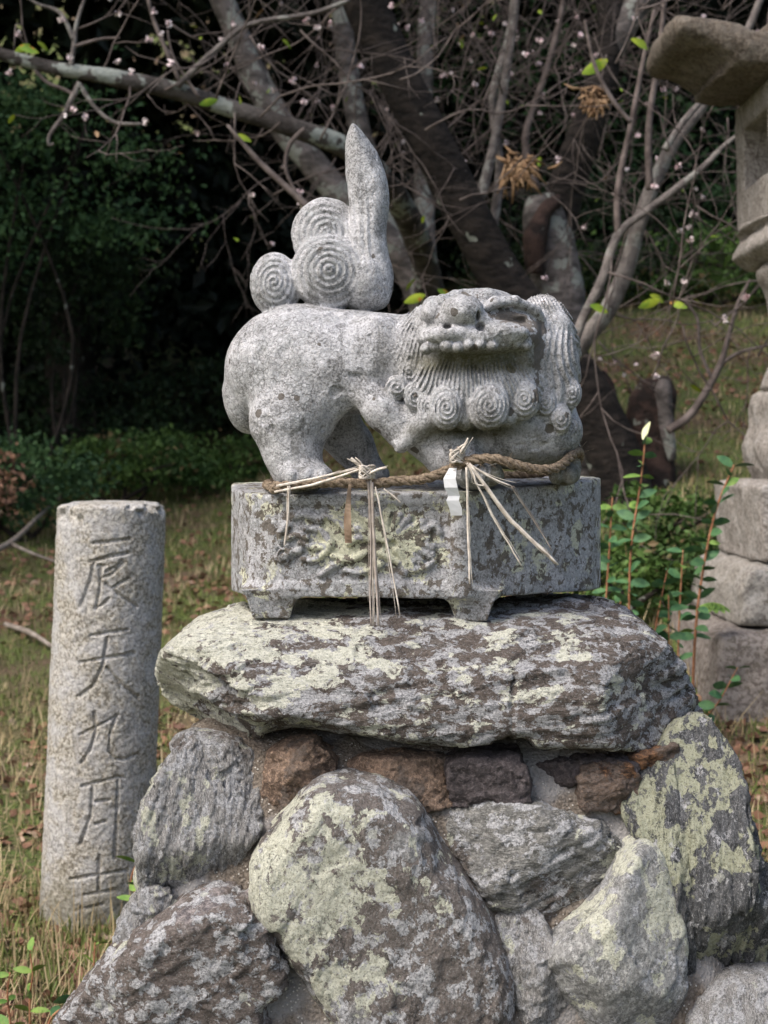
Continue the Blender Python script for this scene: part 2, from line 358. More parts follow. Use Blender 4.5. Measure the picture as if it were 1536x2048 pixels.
M['bark_red'] = bark('rotten_red_bark', base=(.014,.010,.009), base2=(.062,.038,.031), lichen=.05, sc=1.3)
M['twig'] = simple('twig_bark', (.06,.047,.043), (.17,.14,.13), 14)
M['dead'] = simple('dead_wood', (.16,.13,.11), (.34,.30,.26), 30)
M['forest_trunk'] = bark('forest_bark', base=(.02,.017,.014), base2=(.05,.04,.033), lichen=0)
M['blossom'] = simple('pink_white_petals', (.68,.50,.54), (.84,.78,.78), 25, .6)
M['leaf_yg'] = leafmat('yellow_green_leaf', (.13,.24,.025), (.34,.42,.04), 12, (.42,.20,.03))
M['leaf_orange'] = leafmat('orange_dry_leaf', (.20,.115,.06), (.36,.24,.14), 15)
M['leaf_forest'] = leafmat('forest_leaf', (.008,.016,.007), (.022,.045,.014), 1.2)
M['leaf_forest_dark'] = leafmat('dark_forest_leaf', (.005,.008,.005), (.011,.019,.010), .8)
M['leaf_shrub'] = leafmat('shrub_leaf', (.03,.07,.03), (.07,.14,.05), 2.5)
M['leaf_cover'] = leafmat('ground_cover_leaf', (.025,.06,.015), (.09,.16,.035), 1.6, (.14,.10,.05))
M['leaf_camellia'] = leafmat('camellia_leaf', (.035,.10,.045), (.085,.18,.07), 30)
M['leaf_bright'] = leafmat('fresh_leaf', (.09,.19,.04), (.20,.30,.07), 30)
M['leaf_cream'] = leafmat('cream_leaf', (.62,.66,.36), (.75,.78,.50), 30)
M['leaf_brown'] = leafmat('fallen_leaf', (.12,.06,.04), (.30,.17,.11), 5, (.36,.27,.20))
M['grass'] = leafmat('grass_blade', (.09,.13,.03), (.20,.235,.07), 1.3, (.31,.25,.13))
M['straw'] = leafmat('dry_grass_blade', (.24,.18,.09), (.46,.38,.23), 2.2, (.20,.13,.08))
M['stem_red'] = simple('reddish_stem', (.24,.10,.05), (.40,.20,.11), 30)
M['rope'] = simple('twisted_straw_rope', (.085,.062,.042), (.30,.235,.17), 220, .8, .002, (1,1,1))
M['pale_straw'] = simple('bleached_straw', (.46,.40,.34), (.76,.70,.62), 60)
M['grey_straw'] = simple('weathered_straw', (.25,.21,.18), (.42,.37,.33), 60)
M['husk'] = simple('brown_husk', (.17,.115,.075), (.34,.25,.18), 40)
M['paper'] = simple('white_paper', (.72,.72,.72), (.80,.80,.80), 40)
b = NB('ground_soil'); a1 = b.noise(1.3, 6, .6); a2 = b.noise(30, 5, .7)
col = b.mix(b.ss(a1, .36, .54), (.17,.12,.08), (.10,.14,.04)); col = b.mix(b.ss(a2, .45, .7), col, (.10,.07,.05))
col = b.mix(b.ss(b.noise(55, 4, .7), .6, .68), col, (.30,.24,.14))
M['ground'] = b.done(col, .95, b.bump(a2, .03, 1.0))

# ------------------------------------------------------------------ ground
def sstep(x, a, b_):
    t = np.clip((x - a) / (b_ - a), 0, 1); return t * t * (3 - 2 * t)
def gz(x, y):
    x = np.asarray(x, float); y = np.asarray(y, float)
    k = sstep(x, -1.6, 1.6)
    s = .125 + .15 * k; y0 = 4.1 - .7 * k
    t = y - y0; z = s * (np.sqrt(t * t + .16) + t) / 2 - s * .02
    z = z + sstep(y, 14, 40) * (y - 14) * .55
    P = np.stack([x.ravel(), y.ravel(), 0 * x.ravel()], 1)
    z = z + (fbm(P, 1.7, 3, 2).reshape(x.shape)) * .05 * sstep(y, 3.0, 6) + fbm(P, .35, 2, 3).reshape(x.shape) * .012
    return z
xs = np.unique(np.concatenate([np.linspace(-60, 60, 61), np.linspace(-5, 5, 161)]))
ys = np.unique(np.concatenate([np.linspace(-25, 80, 64), np.linspace(1, 14, 200)]))
GX, GY = np.meshgrid(xs, ys, indexing='ij'); GZ = gz(GX, GY)
V = np.stack([GX.ravel(), GY.ravel(), GZ.ravel()], 1); nx, ny = len(xs), len(ys)
I = np.arange(nx*ny).reshape(nx, ny)
Q = np.stack([I[:-1,:-1].ravel(), I[1:,:-1].ravel(), I[1:,1:].ravel(), I[:-1,1:].ravel()], 1)
tag(link('ground', mesh('ground', V, Q, M['ground'])), 'grassy shrine slope with soil and dry leaves', None, None, 'structure')

# ------------------------------------------------------------------ SDF primitives (local units)
def ell(X, Y, D, rx, ry, rd, rot=0.0, relief=None):
    c = L(X, Y, D); ca, sa = math.cos(math.radians(rot)), math.sin(math.radians(rot))
    def f(u, v, d):
        a = u - c[0]; b_ = v - c[1]; e = d - c[2]
        p = (a * ca + b_ * sa) / rx; q = (-a * sa + b_ * ca) / ry; r = e / rd
        k0 = np.sqrt(p*p + q*q + r*r) + 1e-6
        k1 = np.sqrt((p/rx)**2 + (q/ry)**2 + (r/rd)**2) + 1e-6
        o = k0 * (k0 - 1) / k1
        if relief: o = o + relief(a, b_, e)
        return o
    R = max(rx, ry)
    f.bb = (c[0]-R, c[0]+R, c[1]-R, c[1]+R, c[2]-rd, c[2]+rd); return f
def cone(A, B, ra, rb, relief=None):
    a = np.array(L(*A)); b_ = np.array(L(*B)); ab = b_ - a; l2 = ab @ ab
    def f(u, v, d):
        pu, pv, pd = u - a[0], v - a[1], d - a[2]
        t = np.clip((pu*ab[0] + pv*ab[1] + pd*ab[2]) / l2, 0, 1)
        o = np.sqrt((pu - t*ab[0])**2 + (pv - t*ab[1])**2 + (pd - t*ab[2])**2) - (ra + t*(rb-ra))
        if relief: o = o + relief(u, v, d)
        return o
    m = np.minimum(a - ra, b_ - rb); M_ = np.maximum(a + ra, b_ + rb)
    f.bb = (m[0], M_[0], m[1], M_[1], m[2], M_[2]); return f
def chain(pts, rad):                                   # list of cones
    return [cone(pts[i], pts[i+1], rad[i], rad[i+1]) for i in range(len(pts)-1)]
def sd_poly(px, py, poly):
    poly = np.asarray(poly, float); n = len(poly)
    d = np.full(np.broadcast(px, py).shape, 1e9); ins = np.zeros(d.shape, bool)
    for i in range(n):
        a = poly[i]; b_ = poly[(i+1) % n]; e = b_ - a
        wx = px - a[0]; wy = py - a[1]
        t = np.clip((wx*e[0] + wy*e[1]) / (e @ e + 1e-9), 0, 1)
        d = np.minimum(d, (wx - t*e[0])**2 + (wy - t*e[1])**2)
        c = ((a[1] <= py) & (b_[1] > py)) | ((b_[1] <= py) & (a[1] > py))
        with np.errstate(divide='ignore', invalid='ignore'):
            xin = a[0] + (py - a[1]) / (e[1] if e[1] else 1e-9) * e[0]
        ins ^= c & (px < xin)
    d = np.sqrt(d); return np.where(ins, -d, d)
def catmull(P, n=6, closed=True):
    P = np.asarray(P, float); out = []
    N = len(P)
    for i in range(N if closed else N-1):
        if closed: p0, p1, p2, p3 = P[i-1], P[i], P[(i+1) % N], P[(i+2) % N]
        else: p0, p1, p2, p3 = P[max(i-1,0)], P[i], P[i+1], P[min(i+2,N-1)]
        for k in range(n):
            t = k / n
            out.append(.5*((2*p1) + (-p0+p2)*t + (2*p0-5*p1+4*p2-p3)*t*t + (-p0+3*p1-3*p2+p3)*t**3))
    if not closed: out.append(P[-1])
    return np.array(out)
def slab(poly, D, T, R, p=2.5, relief=None, smooth=True, grow_=0):   # an outline puffed out in depth
    P = np.array([L(x, y, D)[:2] for x, y in poly])
    if smooth: P = catmull(P, 5)
    def f(u, v, d):
        if u.ndim == 3: s2 = sd_poly(u[:, :, 0], v[:, :, 0], P)[:, :, None]
        else: s2 = sd_poly(u, v, P)
        r = np.clip(np.abs((d - D) / T), 0, 1)
        o = s2 - grow_ + R * (1 - (1 - r**p)**(1/p))
        o = np.maximum(o, np.abs(d - D) - T)
        if relief: o = o + relief(u, v, d)
        return o
    m = P.min(0); M_ = P.max(0); f.bb = (m[0]-grow_, M_[0]+grow_, m[1]-grow_, M_[1]+grow_, D-T, D+T); return f
def smin(a, b_, k):
    h = np.maximum(k - np.abs(a - b_), 0) / k
    return np.minimum(a, b_) - h*h*k*.25
def build(prims, h, carve=()):
    bb = np.array([p[1].bb for p in prims]); lo = bb[:, 0::2].min(0) - 3*h; hi = bb[:, 1::2].max(0) + 3*h
    ax = [np.arange(lo[i], hi[i] + h, h) for i in range(3)]
    phi = np.full(tuple(len(a) for a in ax), 40., np.float32)
    def blk(bbx, pad):
        s = []
        for i in range(3):
            a = int(max(0, np.searchsorted(ax[i], bbx[2*i]-pad)-1)); c = int(min(len(ax[i]), np.searchsorted(ax[i], bbx[2*i+1]+pad)+1)); s.append(slice(a, max(a+1, c)))
        u = ax[0][s[0]][:, None, None].astype(np.float32); v = ax[1][s[1]][None, :, None].astype(np.float32); d = ax[2][s[2]][None, None, :].astype(np.float32)
        u, v, d = np.broadcast_arrays(u, v, d)
        return tuple(s), u, v, d
    for g, f, k in prims:
        s, u, v, d = blk(f.bb, k + 8)
        phi[s] = smin(phi[s], f(u, v, d), k)
    for f, k in carve:
        s, u, v, d = blk(f.bb, k + 6)
        phi[s] = -smin(-phi[s], f(u, v, d), k)
    return surface_nets(phi, lo, h)
def groups_of(P, prims):
    best = np.full(len(P), 1e9); g = np.zeros(len(P), int)
    for i, (gr, f, k) in enumerate(prims):
        val = f(P[:,0], P[:,1], P[:,2]); w = val < best; best[w] = val[w]; g[w] = i
    return g
def split_out(P, Q, gi, names, mat, root, sub=None, stain=None):
    Wp = to_world(P); N = vnormals(Wp, Q)
    # orientation check
    fg = gi[Q[:, 0]]
    uniq = {}
    for g in np.unique(fg): uniq[g] = Q[fg == g]
    made = {}
    for g, q in uniq.items():
        ids, inv = np.unique(q.ravel(), return_inverse=True)
        par = root
        nm = names[g]
        if sub and g in sub and sub[g] in made: par = made[sub[g]]
        o_w = np.array(parent_world(par)) if par else 0
        at = {'stain': stain[ids]} if stain is not None else None
        me = mesh(nm, Wp[ids] - o_w, inv.reshape(-1, 4), mat, normals=N[ids], attrs=at)
        made[g] = link(nm, me, par)
    return made

def stonify(prims, h, mat, name, parent=None, lam=60, amp=5, strata=None, seed=0, carve=(), octs=5, facet=None, **tags):
    P, Q = build(prims, h, carve)
    N = vnormals(P, Q)
    d = fbm(P, lam, octs, seed, .55) * amp
    if strata:                                   # (normal, plate length, plate thickness, amplitude)
        nrm_, lt, ln_, sa = strata
        msk = np.clip(.75 + fbm(P, 150, 2, seed+4), .2, 1.3)
        d = d + msk * (cells(P, lt, ln_, nrm_, seed+1) * sa + cells(P, lt*.45, ln_*.45, nrm_, seed+2) * sa * .55 + cells(P, lt*.2, ln_*.25, nrm_, seed+3) * sa * .25)
    P = P + N * d[:, None]
    Wp = to_world(P)
    o_w = np.array(parent_world(parent)) if parent else 0
    o = link(name, mesh(name, Wp - o_w, Q, mat), parent, **tags)
    return o, P

def U_flipcheck(): pass

# ------------------------------------------------------------------ guardian lion statue
def rings(lx, amp, fall, sx=1.0, sy=1.0, spiral=1):
    def r(a, b_, e):
        wob = .25 + 1.2 * vnoise(a/19+3, b_/19+7, e/19+2)
        rr = np.sqrt((a/sx)**2 + (b_/sy)**2); th = np.arctan2(b_, a) / (2*np.pi) * spiral
        return amp * wob * np.cos(2*np.pi*(rr/lx + th)) * np.clip(1.15 - rr/fall, 0, 1)**.35
    return r
def hair(lx, amp, X0, Y0):                        # strands fanning out from a point above
    c = L(X0, Y0, -120)
    def r(u, v, d):
        a = np.arctan2(u - c[0], v - c[1] + 1e-3); rr = np.sqrt((u-c[0])**2 + (v-c[1])**2)
        return amp * (.4 + 1.1*vnoise(u/24+5, v/24+1, d/24+9)) * np.cos(2*np.pi*(a * 200 / lx + .35*np.sin(rr/22) + .8*vnoise(u/40, v/40, d/40)))
    return r
prims = []; subs = {}
def add(g, f, k):
    prims.append((g, f, k)); return len(prims) - 1
def hair_el(g, X, Y, D, rx, ry, rd, k, rot=0, lx=9, amp=2.0, X0=960, Y0=520):
    e = ell(X, Y, D, rx, ry, rd, rot); h_ = hair(lx, amp, X0, Y0)
    def f(u, v, d): return e(u, v, d) + h_(u, v, d)
    f.bb = e.bb; return add(g, f, k)
# torso
add('body', ell(572, 737, 10, 122, 118, 118), 1)
add('body', cone((610, 722, 0), (800, 728, -20), 110, 98), 34)
add('body', ell(492, 795, 30, 46, 76, 66, -10), 9)          # raised buttock tuft
add('body', ell(745, 700, -85, 45, 70, 40, 10), 30)
add('body', ell(648, 745, -90, 95, 85, 45, 20), 40)         # near haunch
# near hind leg
add('hind_leg', ell(590, 825, -70, 84, 82, 70), 28)
for f in chain([(570, 850, -75), (585, 905, -80), (600, 945, -85)], [68, 52, 50]): add('hind_leg', f, 22)
add('hind_leg', ell(610, 950, -105, 55, 28, 52), 12)
for i, x in enumerate((585, 614, 645)): add('hind_leg', ell(x, 955, -150, 15, 17, 18), 8)
# far hind leg
for f in chain([(665, 840, 70), (705, 890, 85), (735, 940, 90)], [58, 40, 34]): add('far_hind_leg', f, 20)
add('far_hind_leg', ell(748, 948, 70, 32, 22, 46), 12)
# near foreleg
add('body', ell(880, 760, -20, 110, 105, 105), 35)
for f in chain([(705, 765, -104), (765, 822, -118), (805, 868, -124)], [24, 36, 30]): add('foreleg', f, 12)
add('foreleg', cone((850, 845, -90), (905, 905, -105), 66, 52), 12)
add('foreleg', cone((905, 905, -105), (945, 945, -115), 52, 34), 16)
add('foreleg', cone((802, 888, -140), (858, 838, -160), 17, 24), 5)      # elbow tuft
add('foreleg', ell(960, 952, -130, 46, 22, 42), 12)
for x in (938, 965, 990): add('foreleg', ell(x, 948, -172, 14, 19, 17), 6)
# chest and far foreleg
add('chest', ell(1045, 862, -50, 118, 78, 100), 16)
add('far_foreleg', cone((1105, 800, 10), (1128, 935, 20), 44, 34), 20)
add('far_foreleg', ell(1128, 948, -20, 32, 24, 46), 12)
for x in (1112, 1140): add('far_foreleg', ell(x, 952, -62, 14, 17, 15), 6)
# mane at the back of the head and falling down the sides
hair_el('mane', 1076, 742, -40, 82, 152, 104, 22, 4, lx=10, amp=2.6, X0=1040, Y0=480)
hair_el('mane', 850, 705, -65, 62, 95, 80, 20, 8, lx=8, X0=900, Y0=500)
hair_el('mane', 1106, 752, -88, 44, 118, 56, 8, 3, lx=9, amp=2.8, X0=1110, Y0=380)
hair_el('mane', 1078, 728, -92, 34, 100, 58, 14, 3, lx=9, amp=2.6, X0=1090, Y0=420)
# beard
bd = hair_el('beard', 955, 775, -125, 128, 78, 84, 14, 0, lx=8, amp=2.6, X0=955, Y0=560)
# head
hd = add('head', ell(965, 668, -95, 122, 82, 100), 18)
add('head', ell(952, 676, -165, 112, 36, 80), 16)            # muzzle
add('head', ell(950, 720, -120, 100, 40, 74), 10)            # lower jaw, set back
add('head', ell(898, 668, -222, 46, 17, 28, -6), 7)          # upper lip, left lobe
add('head', ell(1000, 662, -212, 54, 19, 30, 3), 9)
add('head', ell(1052, 672, -158, 26, 30, 44), 12)
add('head', ell(1046, 712, -118, 36, 52, 62), 12)
add('head', ell(925, 622, -212, 41, 32, 46), 5)              # nose
add('head', ell(893, 642, -212, 22, 18, 22), 7)
add('head', ell(958, 642, -214, 26, 20, 22), 7)
add('head', ell(868, 622, -165, 26, 30, 34), 8)              # cheek beside the nose
for f in chain([(866, 612, -178), (884, 601, -186), (906, 600, -180)], [10, 12, 12]): add('head', f, 5)   # brow, left
for f in chain([(968, 616, -190), (990, 604, -190), (1030, 602, -176), (1072, 622, -148), (1086, 642, -128)], [10, 11, 9, 10, 8]): add('head', f, 5)
add('head', ell(1030, 640, -160, 30, 15, 22), 4)             # eyeball in the hollow
add('head', ell(912, 597, -150, 16, 17, 18), 5); add('head', ell(976, 594, -150, 18, 15, 18), 5)
add('head', ell(950, 604, -105, 70, 26, 62), 14)
add('ear', ell(1112, 655, -95, 32, 34, 30, 10), 6)
add('ear', ell(1118, 690, -90, 26, 44, 26, 0), 8)
ear2 = add('ear', ell(848, 640, -110, 24, 28, 30), 6)
# teeth
tx = [852, 872, 893, 915, 938, 960, 984, 1006, 1030, 1052]
for i, x in enumerate(tx):
    add('tooth', ell(x, 694 - 0.04*(x-850) + (4 if i % 3 == 0 else 0), -230 + abs(x-935)*.30 if abs(x-935) > 60 else -230, 12.5, 11.5, 17), 3)
# curls of mane and beard
def curl(g, X, Y, D, rx, ry, rd, lx=9.5, amp=2.3, k=4, rot=0, sp=1):
    return add(g, ell(X, Y, D, rx, ry, rd, rot, rings(lx, amp, max(rx, ry), rx/max(rx,ry), ry/max(rx,ry), sp)), k)
CURLS = [(892,816,-192,34,44,26),(977,812,-196,41,47,30),(1046,798,-172,32,40,28),(1088,806,-130,26,34,26),(793,775,-128,25,24,20),
         (828,792,-148,19,28,18),(856,812,-160,22,34,20),(1118,838,-128,26,30,26),(1140,785,-108,22,32,28),(1142,855,-84,20,28,30),
         (1140,900,-10,20,26,30),(1092,868,-95,30,26,26),(818,745,-120,18,26,18),(1135,720,-85,22,28,20)]
for c_ in CURLS: curl('curl', *c_)
for x, y, D in ((928,838,-170),(1015,832,-170),(868,842,-150)): add('beard', ell(x, y, D, 20, 24, 24), 8)
# tail: three spiral lobes and the upright flame
curl('tail_curl', 551, 568, 18, 51, 66, 44, 12.5, 2.6, 8, -8, 1)
curl('tail_curl', 652, 470, 36, 71, 74, 40, 13, 2.6, 7, 0, 0)
curl('tail_curl', 660, 545, 8, 80, 78, 50, 13, 2.8, 8, 0, 0)
flame = [(702,250),(716,254),(740,284),(762,322),(775,362),(779,410),(773,460),(776,500),(783,540),(780,585),(762,615),(700,615),(690,560),(694,470),(698,420),(692,350),(692,290)]
def frel(u, v, d): return 2.6*np.cos(2*np.pi*(u - .06*v)/14) * sstep(v, -560, -470) * (1 - sstep(v, -420, -330)) * (u < -20)
flm = add('tail_flame', slab(flame, 20, 46, 40, 2.2, frel), 5)
add('tail_flame', ell(735, 560, 20, 48, 62, 60), 18)
carves = [(ell(895, 656, -232, 9, 8, 16), 3), (ell(960, 654, -234, 9, 9, 18), 3),
          (cone((985, 632, -200), (1046, 642, -176), 6, 7), 5),
          (cone((856, 684, -250), (935, 680, -262), 2.6, 2.6), 3), (cone((935, 680, -262), (1050, 672, -232), 2.6, 2.6), 3),
          (cone((872, 640, -206), (880, 655, -206), 5, 6), 4), (ell(955, 632, -236, 4, 12, 14), 3),
          (cone((522, 760, -75), (512, 872, -45), 8, 13), 8),
          (cone((940, 588, -120), (950, 584, -80), 9, 12), 5),
          (cone((585, 968, -172), (600, 940, -160), 3, 3), 4), (cone((600, 968, -174), (600, 945, -168), 2.5, 2.5), 3), (cone((630, 968, -174), (630, 945, -168), 2.5, 2.5), 3)]
P, Q = build(prims, 2.6, carves)
ids = groups_of(P, prims)
N = vnormals(P, Q)
chipn = fbm(P, 34, 4, 21); P = P + N * (fbm(P, 22, 4, 1) * 2.0 + fbm(P, 110, 2, 6) * 2.2 - sstep(chipn, .38, .55) * 3.0)[:, None]
gnames = [p[0] for p in prims]
order = []; gmap = {}                               # merge primitives of one part; curls and teeth stay single
for i, n in enumerate(gnames):
    key = (n, i) if n in ('curl', 'tooth', 'tail_curl') else (n, 0)
    if n == 'ear': key = (n, 1 if i == ear2 else 0)
    if key not in gmap: gmap[key] = len(order); order.append(key)
part = np.array([gmap[(n, i) if n in ('curl', 'tooth', 'tail_curl') else ((n, 1 if i == ear2 else 0) if n == 'ear' else (n, 0))] for i, n in enumerate(gnames)])
pid = part[ids]
pid = np.where(np.isin(pid, [-5]), 0, pid)
lion = empty('guardian_lion_statue', tuple(to_world(np.array([L(800, 975, 0)]))[0]),
             'grey lichened stone guardian lion with upright curled tail, head turned towards the viewer', 'statue')
Wp = to_world(P); Nw = vnormals(Wp, Q)
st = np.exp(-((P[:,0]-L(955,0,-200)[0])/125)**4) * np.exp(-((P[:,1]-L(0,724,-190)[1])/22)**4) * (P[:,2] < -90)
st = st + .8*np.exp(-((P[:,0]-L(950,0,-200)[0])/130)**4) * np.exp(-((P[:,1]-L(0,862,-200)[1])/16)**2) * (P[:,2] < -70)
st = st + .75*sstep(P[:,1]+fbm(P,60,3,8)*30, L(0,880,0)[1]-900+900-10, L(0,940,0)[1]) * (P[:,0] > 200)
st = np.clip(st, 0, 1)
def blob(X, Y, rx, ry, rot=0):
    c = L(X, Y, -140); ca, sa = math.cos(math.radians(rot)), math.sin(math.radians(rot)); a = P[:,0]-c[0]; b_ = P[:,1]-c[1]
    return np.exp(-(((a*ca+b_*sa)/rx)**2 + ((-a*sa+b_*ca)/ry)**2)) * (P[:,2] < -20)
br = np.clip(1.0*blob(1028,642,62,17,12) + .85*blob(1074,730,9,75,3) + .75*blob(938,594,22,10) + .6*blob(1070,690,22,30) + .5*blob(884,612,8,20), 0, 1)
fg = pid[Q[:, 0]]; made = {}
SUB = {'curl': ('mane', 0), 'tooth': ('head', 0), 'ear': ('head', 0), 'tail_curl': ('tail_flame', 0), 'beard': ('head', 0)}
nice = {'hind_leg': 'leg', 'far_hind_leg': 'leg', 'foreleg': 'leg', 'far_foreleg': 'leg', 'tail_flame': 'tail', 'tail_curl': 'curl'}
plabel = {'hind_leg': 'near hind leg', 'far_hind_leg': 'far hind leg in shade', 'foreleg': 'near foreleg with elbow tuft', 'far_foreleg': 'far foreleg under the mane', 'beard': 'ridged beard under the stained jaw'}
for key in sorted(order, key=lambda k: k[0] in SUB):
    g = gmap[key]; q = Q[fg == g]
    if len(q) < 8: continue
    vi, inv = np.unique(q.ravel(), return_inverse=True)
    par = made.get(SUB[key[0]], lion) if key[0] in SUB else lion
    nm = nice.get(key[0], key[0])
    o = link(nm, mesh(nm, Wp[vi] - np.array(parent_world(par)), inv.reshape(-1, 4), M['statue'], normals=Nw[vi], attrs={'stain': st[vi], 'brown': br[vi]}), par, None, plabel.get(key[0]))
    made[key] = o

# ------------------------------------------------------------------ plinth
def plinth_prim(x0=0):
    # plan corners as (apparent X, depth)
    plan = np.array([[L(463, 0, 30)[0], 30], [L(540, 0, -120)[0], -120], [L(915, 0, -152)[0], -152], [L(968, 0, -140)[0], -140], [L(1192, 0, 125)[0], 125], [L(1120, 0, 250)[0], 250], [L(520, 0, 235)[0], 235], [L(466, 0, 150)[0], 150]])
    def top(u, d): return 80 - .02*(u - L(925, 0, -150)[0]) - .05*(d + 150)
    return plan, top
plan, ptop = plinth_prim()
PL = catmull(plan, 1)
def shrink(poly, r):
    c = poly.mean(0); return c + (poly - c) * (1 - r / np.linalg.norm(poly - c, axis=1, keepdims=True))
plr = catmull(shrink(plan, 37), 3)
def relief_plinth(u, v, d):
    return 0
H_PL = 200
def pbot(u, d): return 281 + .035*(d + 150)
strokes = []       # carved peony: (points in photo px, radius)
def stro(pts, r0, r1): strokes.append((pts, r0, r1))
for a in range(-150, 75, 17):                       # petals of the big flower
    ar = math.radians(a); cx, cy = 785, 1088
    stro([(cx + 14*math.cos(ar), cy + 12*math.sin(ar)), (cx + 45*math.cos(ar-.12), cy + 34*math.sin(ar-.12)), (cx + (78 + 8*math.sin(a))*math.cos(ar+.05), cy + 60*math.sin(ar+.05))], 6, 9)
for pts in ([(740,1100),(700,1120),(665,1112)], [(760,1130),(720,1145),(690,1140)], [(660,1085),(640,1060),(610,1058)], [(660,1090),(630,1095),(600,1085)],
            [(655,1100),(630,1120),(605,1118)], [(640,1040),(610,1030),(585,1035)], [(690,1060),(670,1040),(650,1030)], [(600,1100),(580,1105),(566,1112)],
            [(680,1125),(655,1140),(640,1150)], [(845,1060),(870,1050),(880,1065)], [(760,1105),(800,1125),(840,1120)], [(575,1050),(560,1065),(562,1085)],
            [(700,1085),(720,1075),(740,1080)], [(612,1075),(592,1070),(575,1078)], [(820,1140),(850,1135),(870,1120)]):
    stro(pts, 9, 6)
def stroke_field(X, Y):
    h = np.zeros(X.shape)
    for pts, r0, r1 in strokes:
        pts = catmull(pts, 3, False); n = len(pts) - 1
        for i in range(n):
            a = pts[i]; e = pts[i+1] - a; wx = X - a[0]; wy = Y - a[1]
            t = np.clip((wx*e[0]+wy*e[1]) / (e @ e), 0, 1); r = r0 + (r1-r0)*(i+t)/n
            dd = np.sqrt((wx-t*e[0])**2 + (wy-t*e[1])**2) / r
            h = np.maximum(h, np.sqrt(np.clip(1 - dd*dd, 0, 1)))
    for cx, cy in ((850, 1100), (568, 1108)):        # scroll buds
        r = np.hypot(X-cx, Y-cy); h = np.maximum(h, np.where(r < 20, .6 + .4*np.cos(r*.62), 0))
    return h
def plinth_sdf(u, v, d):
    if u.ndim == 3: s2 = sd_poly(u[:, 0, :], d[:, 0, :], plr)[:, None, :]
    else: s2 = sd_poly(u, d, plr)
    s2 = s2 - 30
    t = v - ptop(u, d)                       # 0 at top .. H_PL at the underside
    vy = np.maximum(3 - t, t - (H_PL - 3)) - 3 + 0
    a = np.maximum(s2, -60) + 5; c = np.maximum(-t, v - pbot(u, d)) + 5
    body = np.minimum(np.maximum(a, c), 0) + np.sqrt(np.maximum(a, 0)**2 + np.maximum(c, 0)**2) - 5
    return body
plinth_sdf.bb = (plan[:,0].min()-30, plan[:,0].max()+30, 55, 320, -200, 300)
def foot(pc, tx_, w0, w1, T0, T1, hh):
    # tapered bracket foot centred on plan point pc
    c = pc
    def f(u, v, d):
        t = (v - pbot(u, d) + 14) / (hh + 14)
        w = w0 + (w1 - w0) * np.clip(t, 0, 1)**.45
        T = T0 + (T1 - T0) * np.clip(t, 0, 1)**.45
        a = np.abs(u - c[0]) - w; b_ = np.abs(d - c[1]) - T
        s2 = np.maximum(a, b_) + 3
        e = np.maximum(-t * (hh+14), (t - 1) * (hh+14)) + 3
        return np.minimum(np.maximum(s2, e), 0) + np.sqrt(np.maximum(s2, 0)**2 + np.maximum(e, 0)**2) - 3
    f.bb = (c[0]-w0-4, c[0]+w0+4, 240, 380, c[1]-T0-4, c[1]+T0+4); return f
pprims = [('body', plinth_sdf, 1),
          ('foot', foot((L(545,0,-75)[0], -75), 0, 62, 36, 56, 36, 42), 22),
          ('foot', foot((L(942,0,-104)[0], -104), 0, 64, 30, 46, 30, 46), 22),
          ('foot', foot((L(1060,0,185)[0], 185), 0, 45, 30, 40, 30, 26), 6),
          ('foot', foot((L(560,0,180)[0], 180), 0, 45, 30, 40, 30, 26), 6)]
P, Q = build(pprims, 3.0)
# limit feet to the plan outline
ids = groups_of(P, pprims)
inb = (P[:,1] - pbot(P[:,0], P[:,2]) > 3)
ids = np.where(inb & (ids == 0), 1 + np.argmin(np.stack([(P[:,0]-c_[0])**2 + (P[:,2]-c_[1])**2 for c_ in ((L(545,0,-75)[0],-75),(L(942,0,-104)[0],-104),(L(1060,0,185)[0],185),(L(560,0,180)[0],180))]), 0), ids)
ids = np.where(P[:,1] - pbot(P[:,0], P[:,2]) < 3, 0, ids)
N = vnormals(P, Q)
Xp = P[:,0] / (1 + P[:,2]/F) + 768; Yp = P[:,1] / (1 + P[:,2]/F) + HOR
front = (N[:,2] < -.75) & (P[:,2] < -60)
panel = sstep(Xp, 548, 553) * (1 - sstep(Xp, 897, 902)) * sstep(Yp, 1008, 1013) * (1 - sstep(Yp, 1160, 1165)) * front
hrel = stroke_field(Xp, Yp) * front
d = -panel * 4 + hrel * 9.5 * panel
crustv = np.clip(np.exp(-((Xp-745)/150)**2 - ((Yp-1085)/80)**2) + .6*np.exp(-((Xp-520)/40)**2 - ((Yp-1200)/40)**2), 0, 1)
d = d + fbm(P, 22, 3, 14) * 1.5 + fbm(P, 120, 2, 15) * 2
P = P + N * d[:, None]
plinth = empty('plinth', tuple(to_world(np.array([L(828, 1190, 40)]))[0]), 'lichen-spotted stone plinth with carved peony panel and bracket feet under the lion', 'plinth')
Wp = to_world(P); Nw = vnormals(Wp, Q); fg = ids[Q[:,0]]
for g, nm in enumerate(['slab', 'foot', 'foot', 'foot', 'foot']):
    q = Q[fg == g]
    if len(q) < 4: continue
    vi, inv = np.unique(q.ravel(), return_inverse=True)
    link(nm, mesh(nm, Wp[vi] - np.array(plinth.location), inv.reshape(-1,4), M['plinth'], normals=Nw[vi], attrs={'crust': crustv[vi]}), plinth)

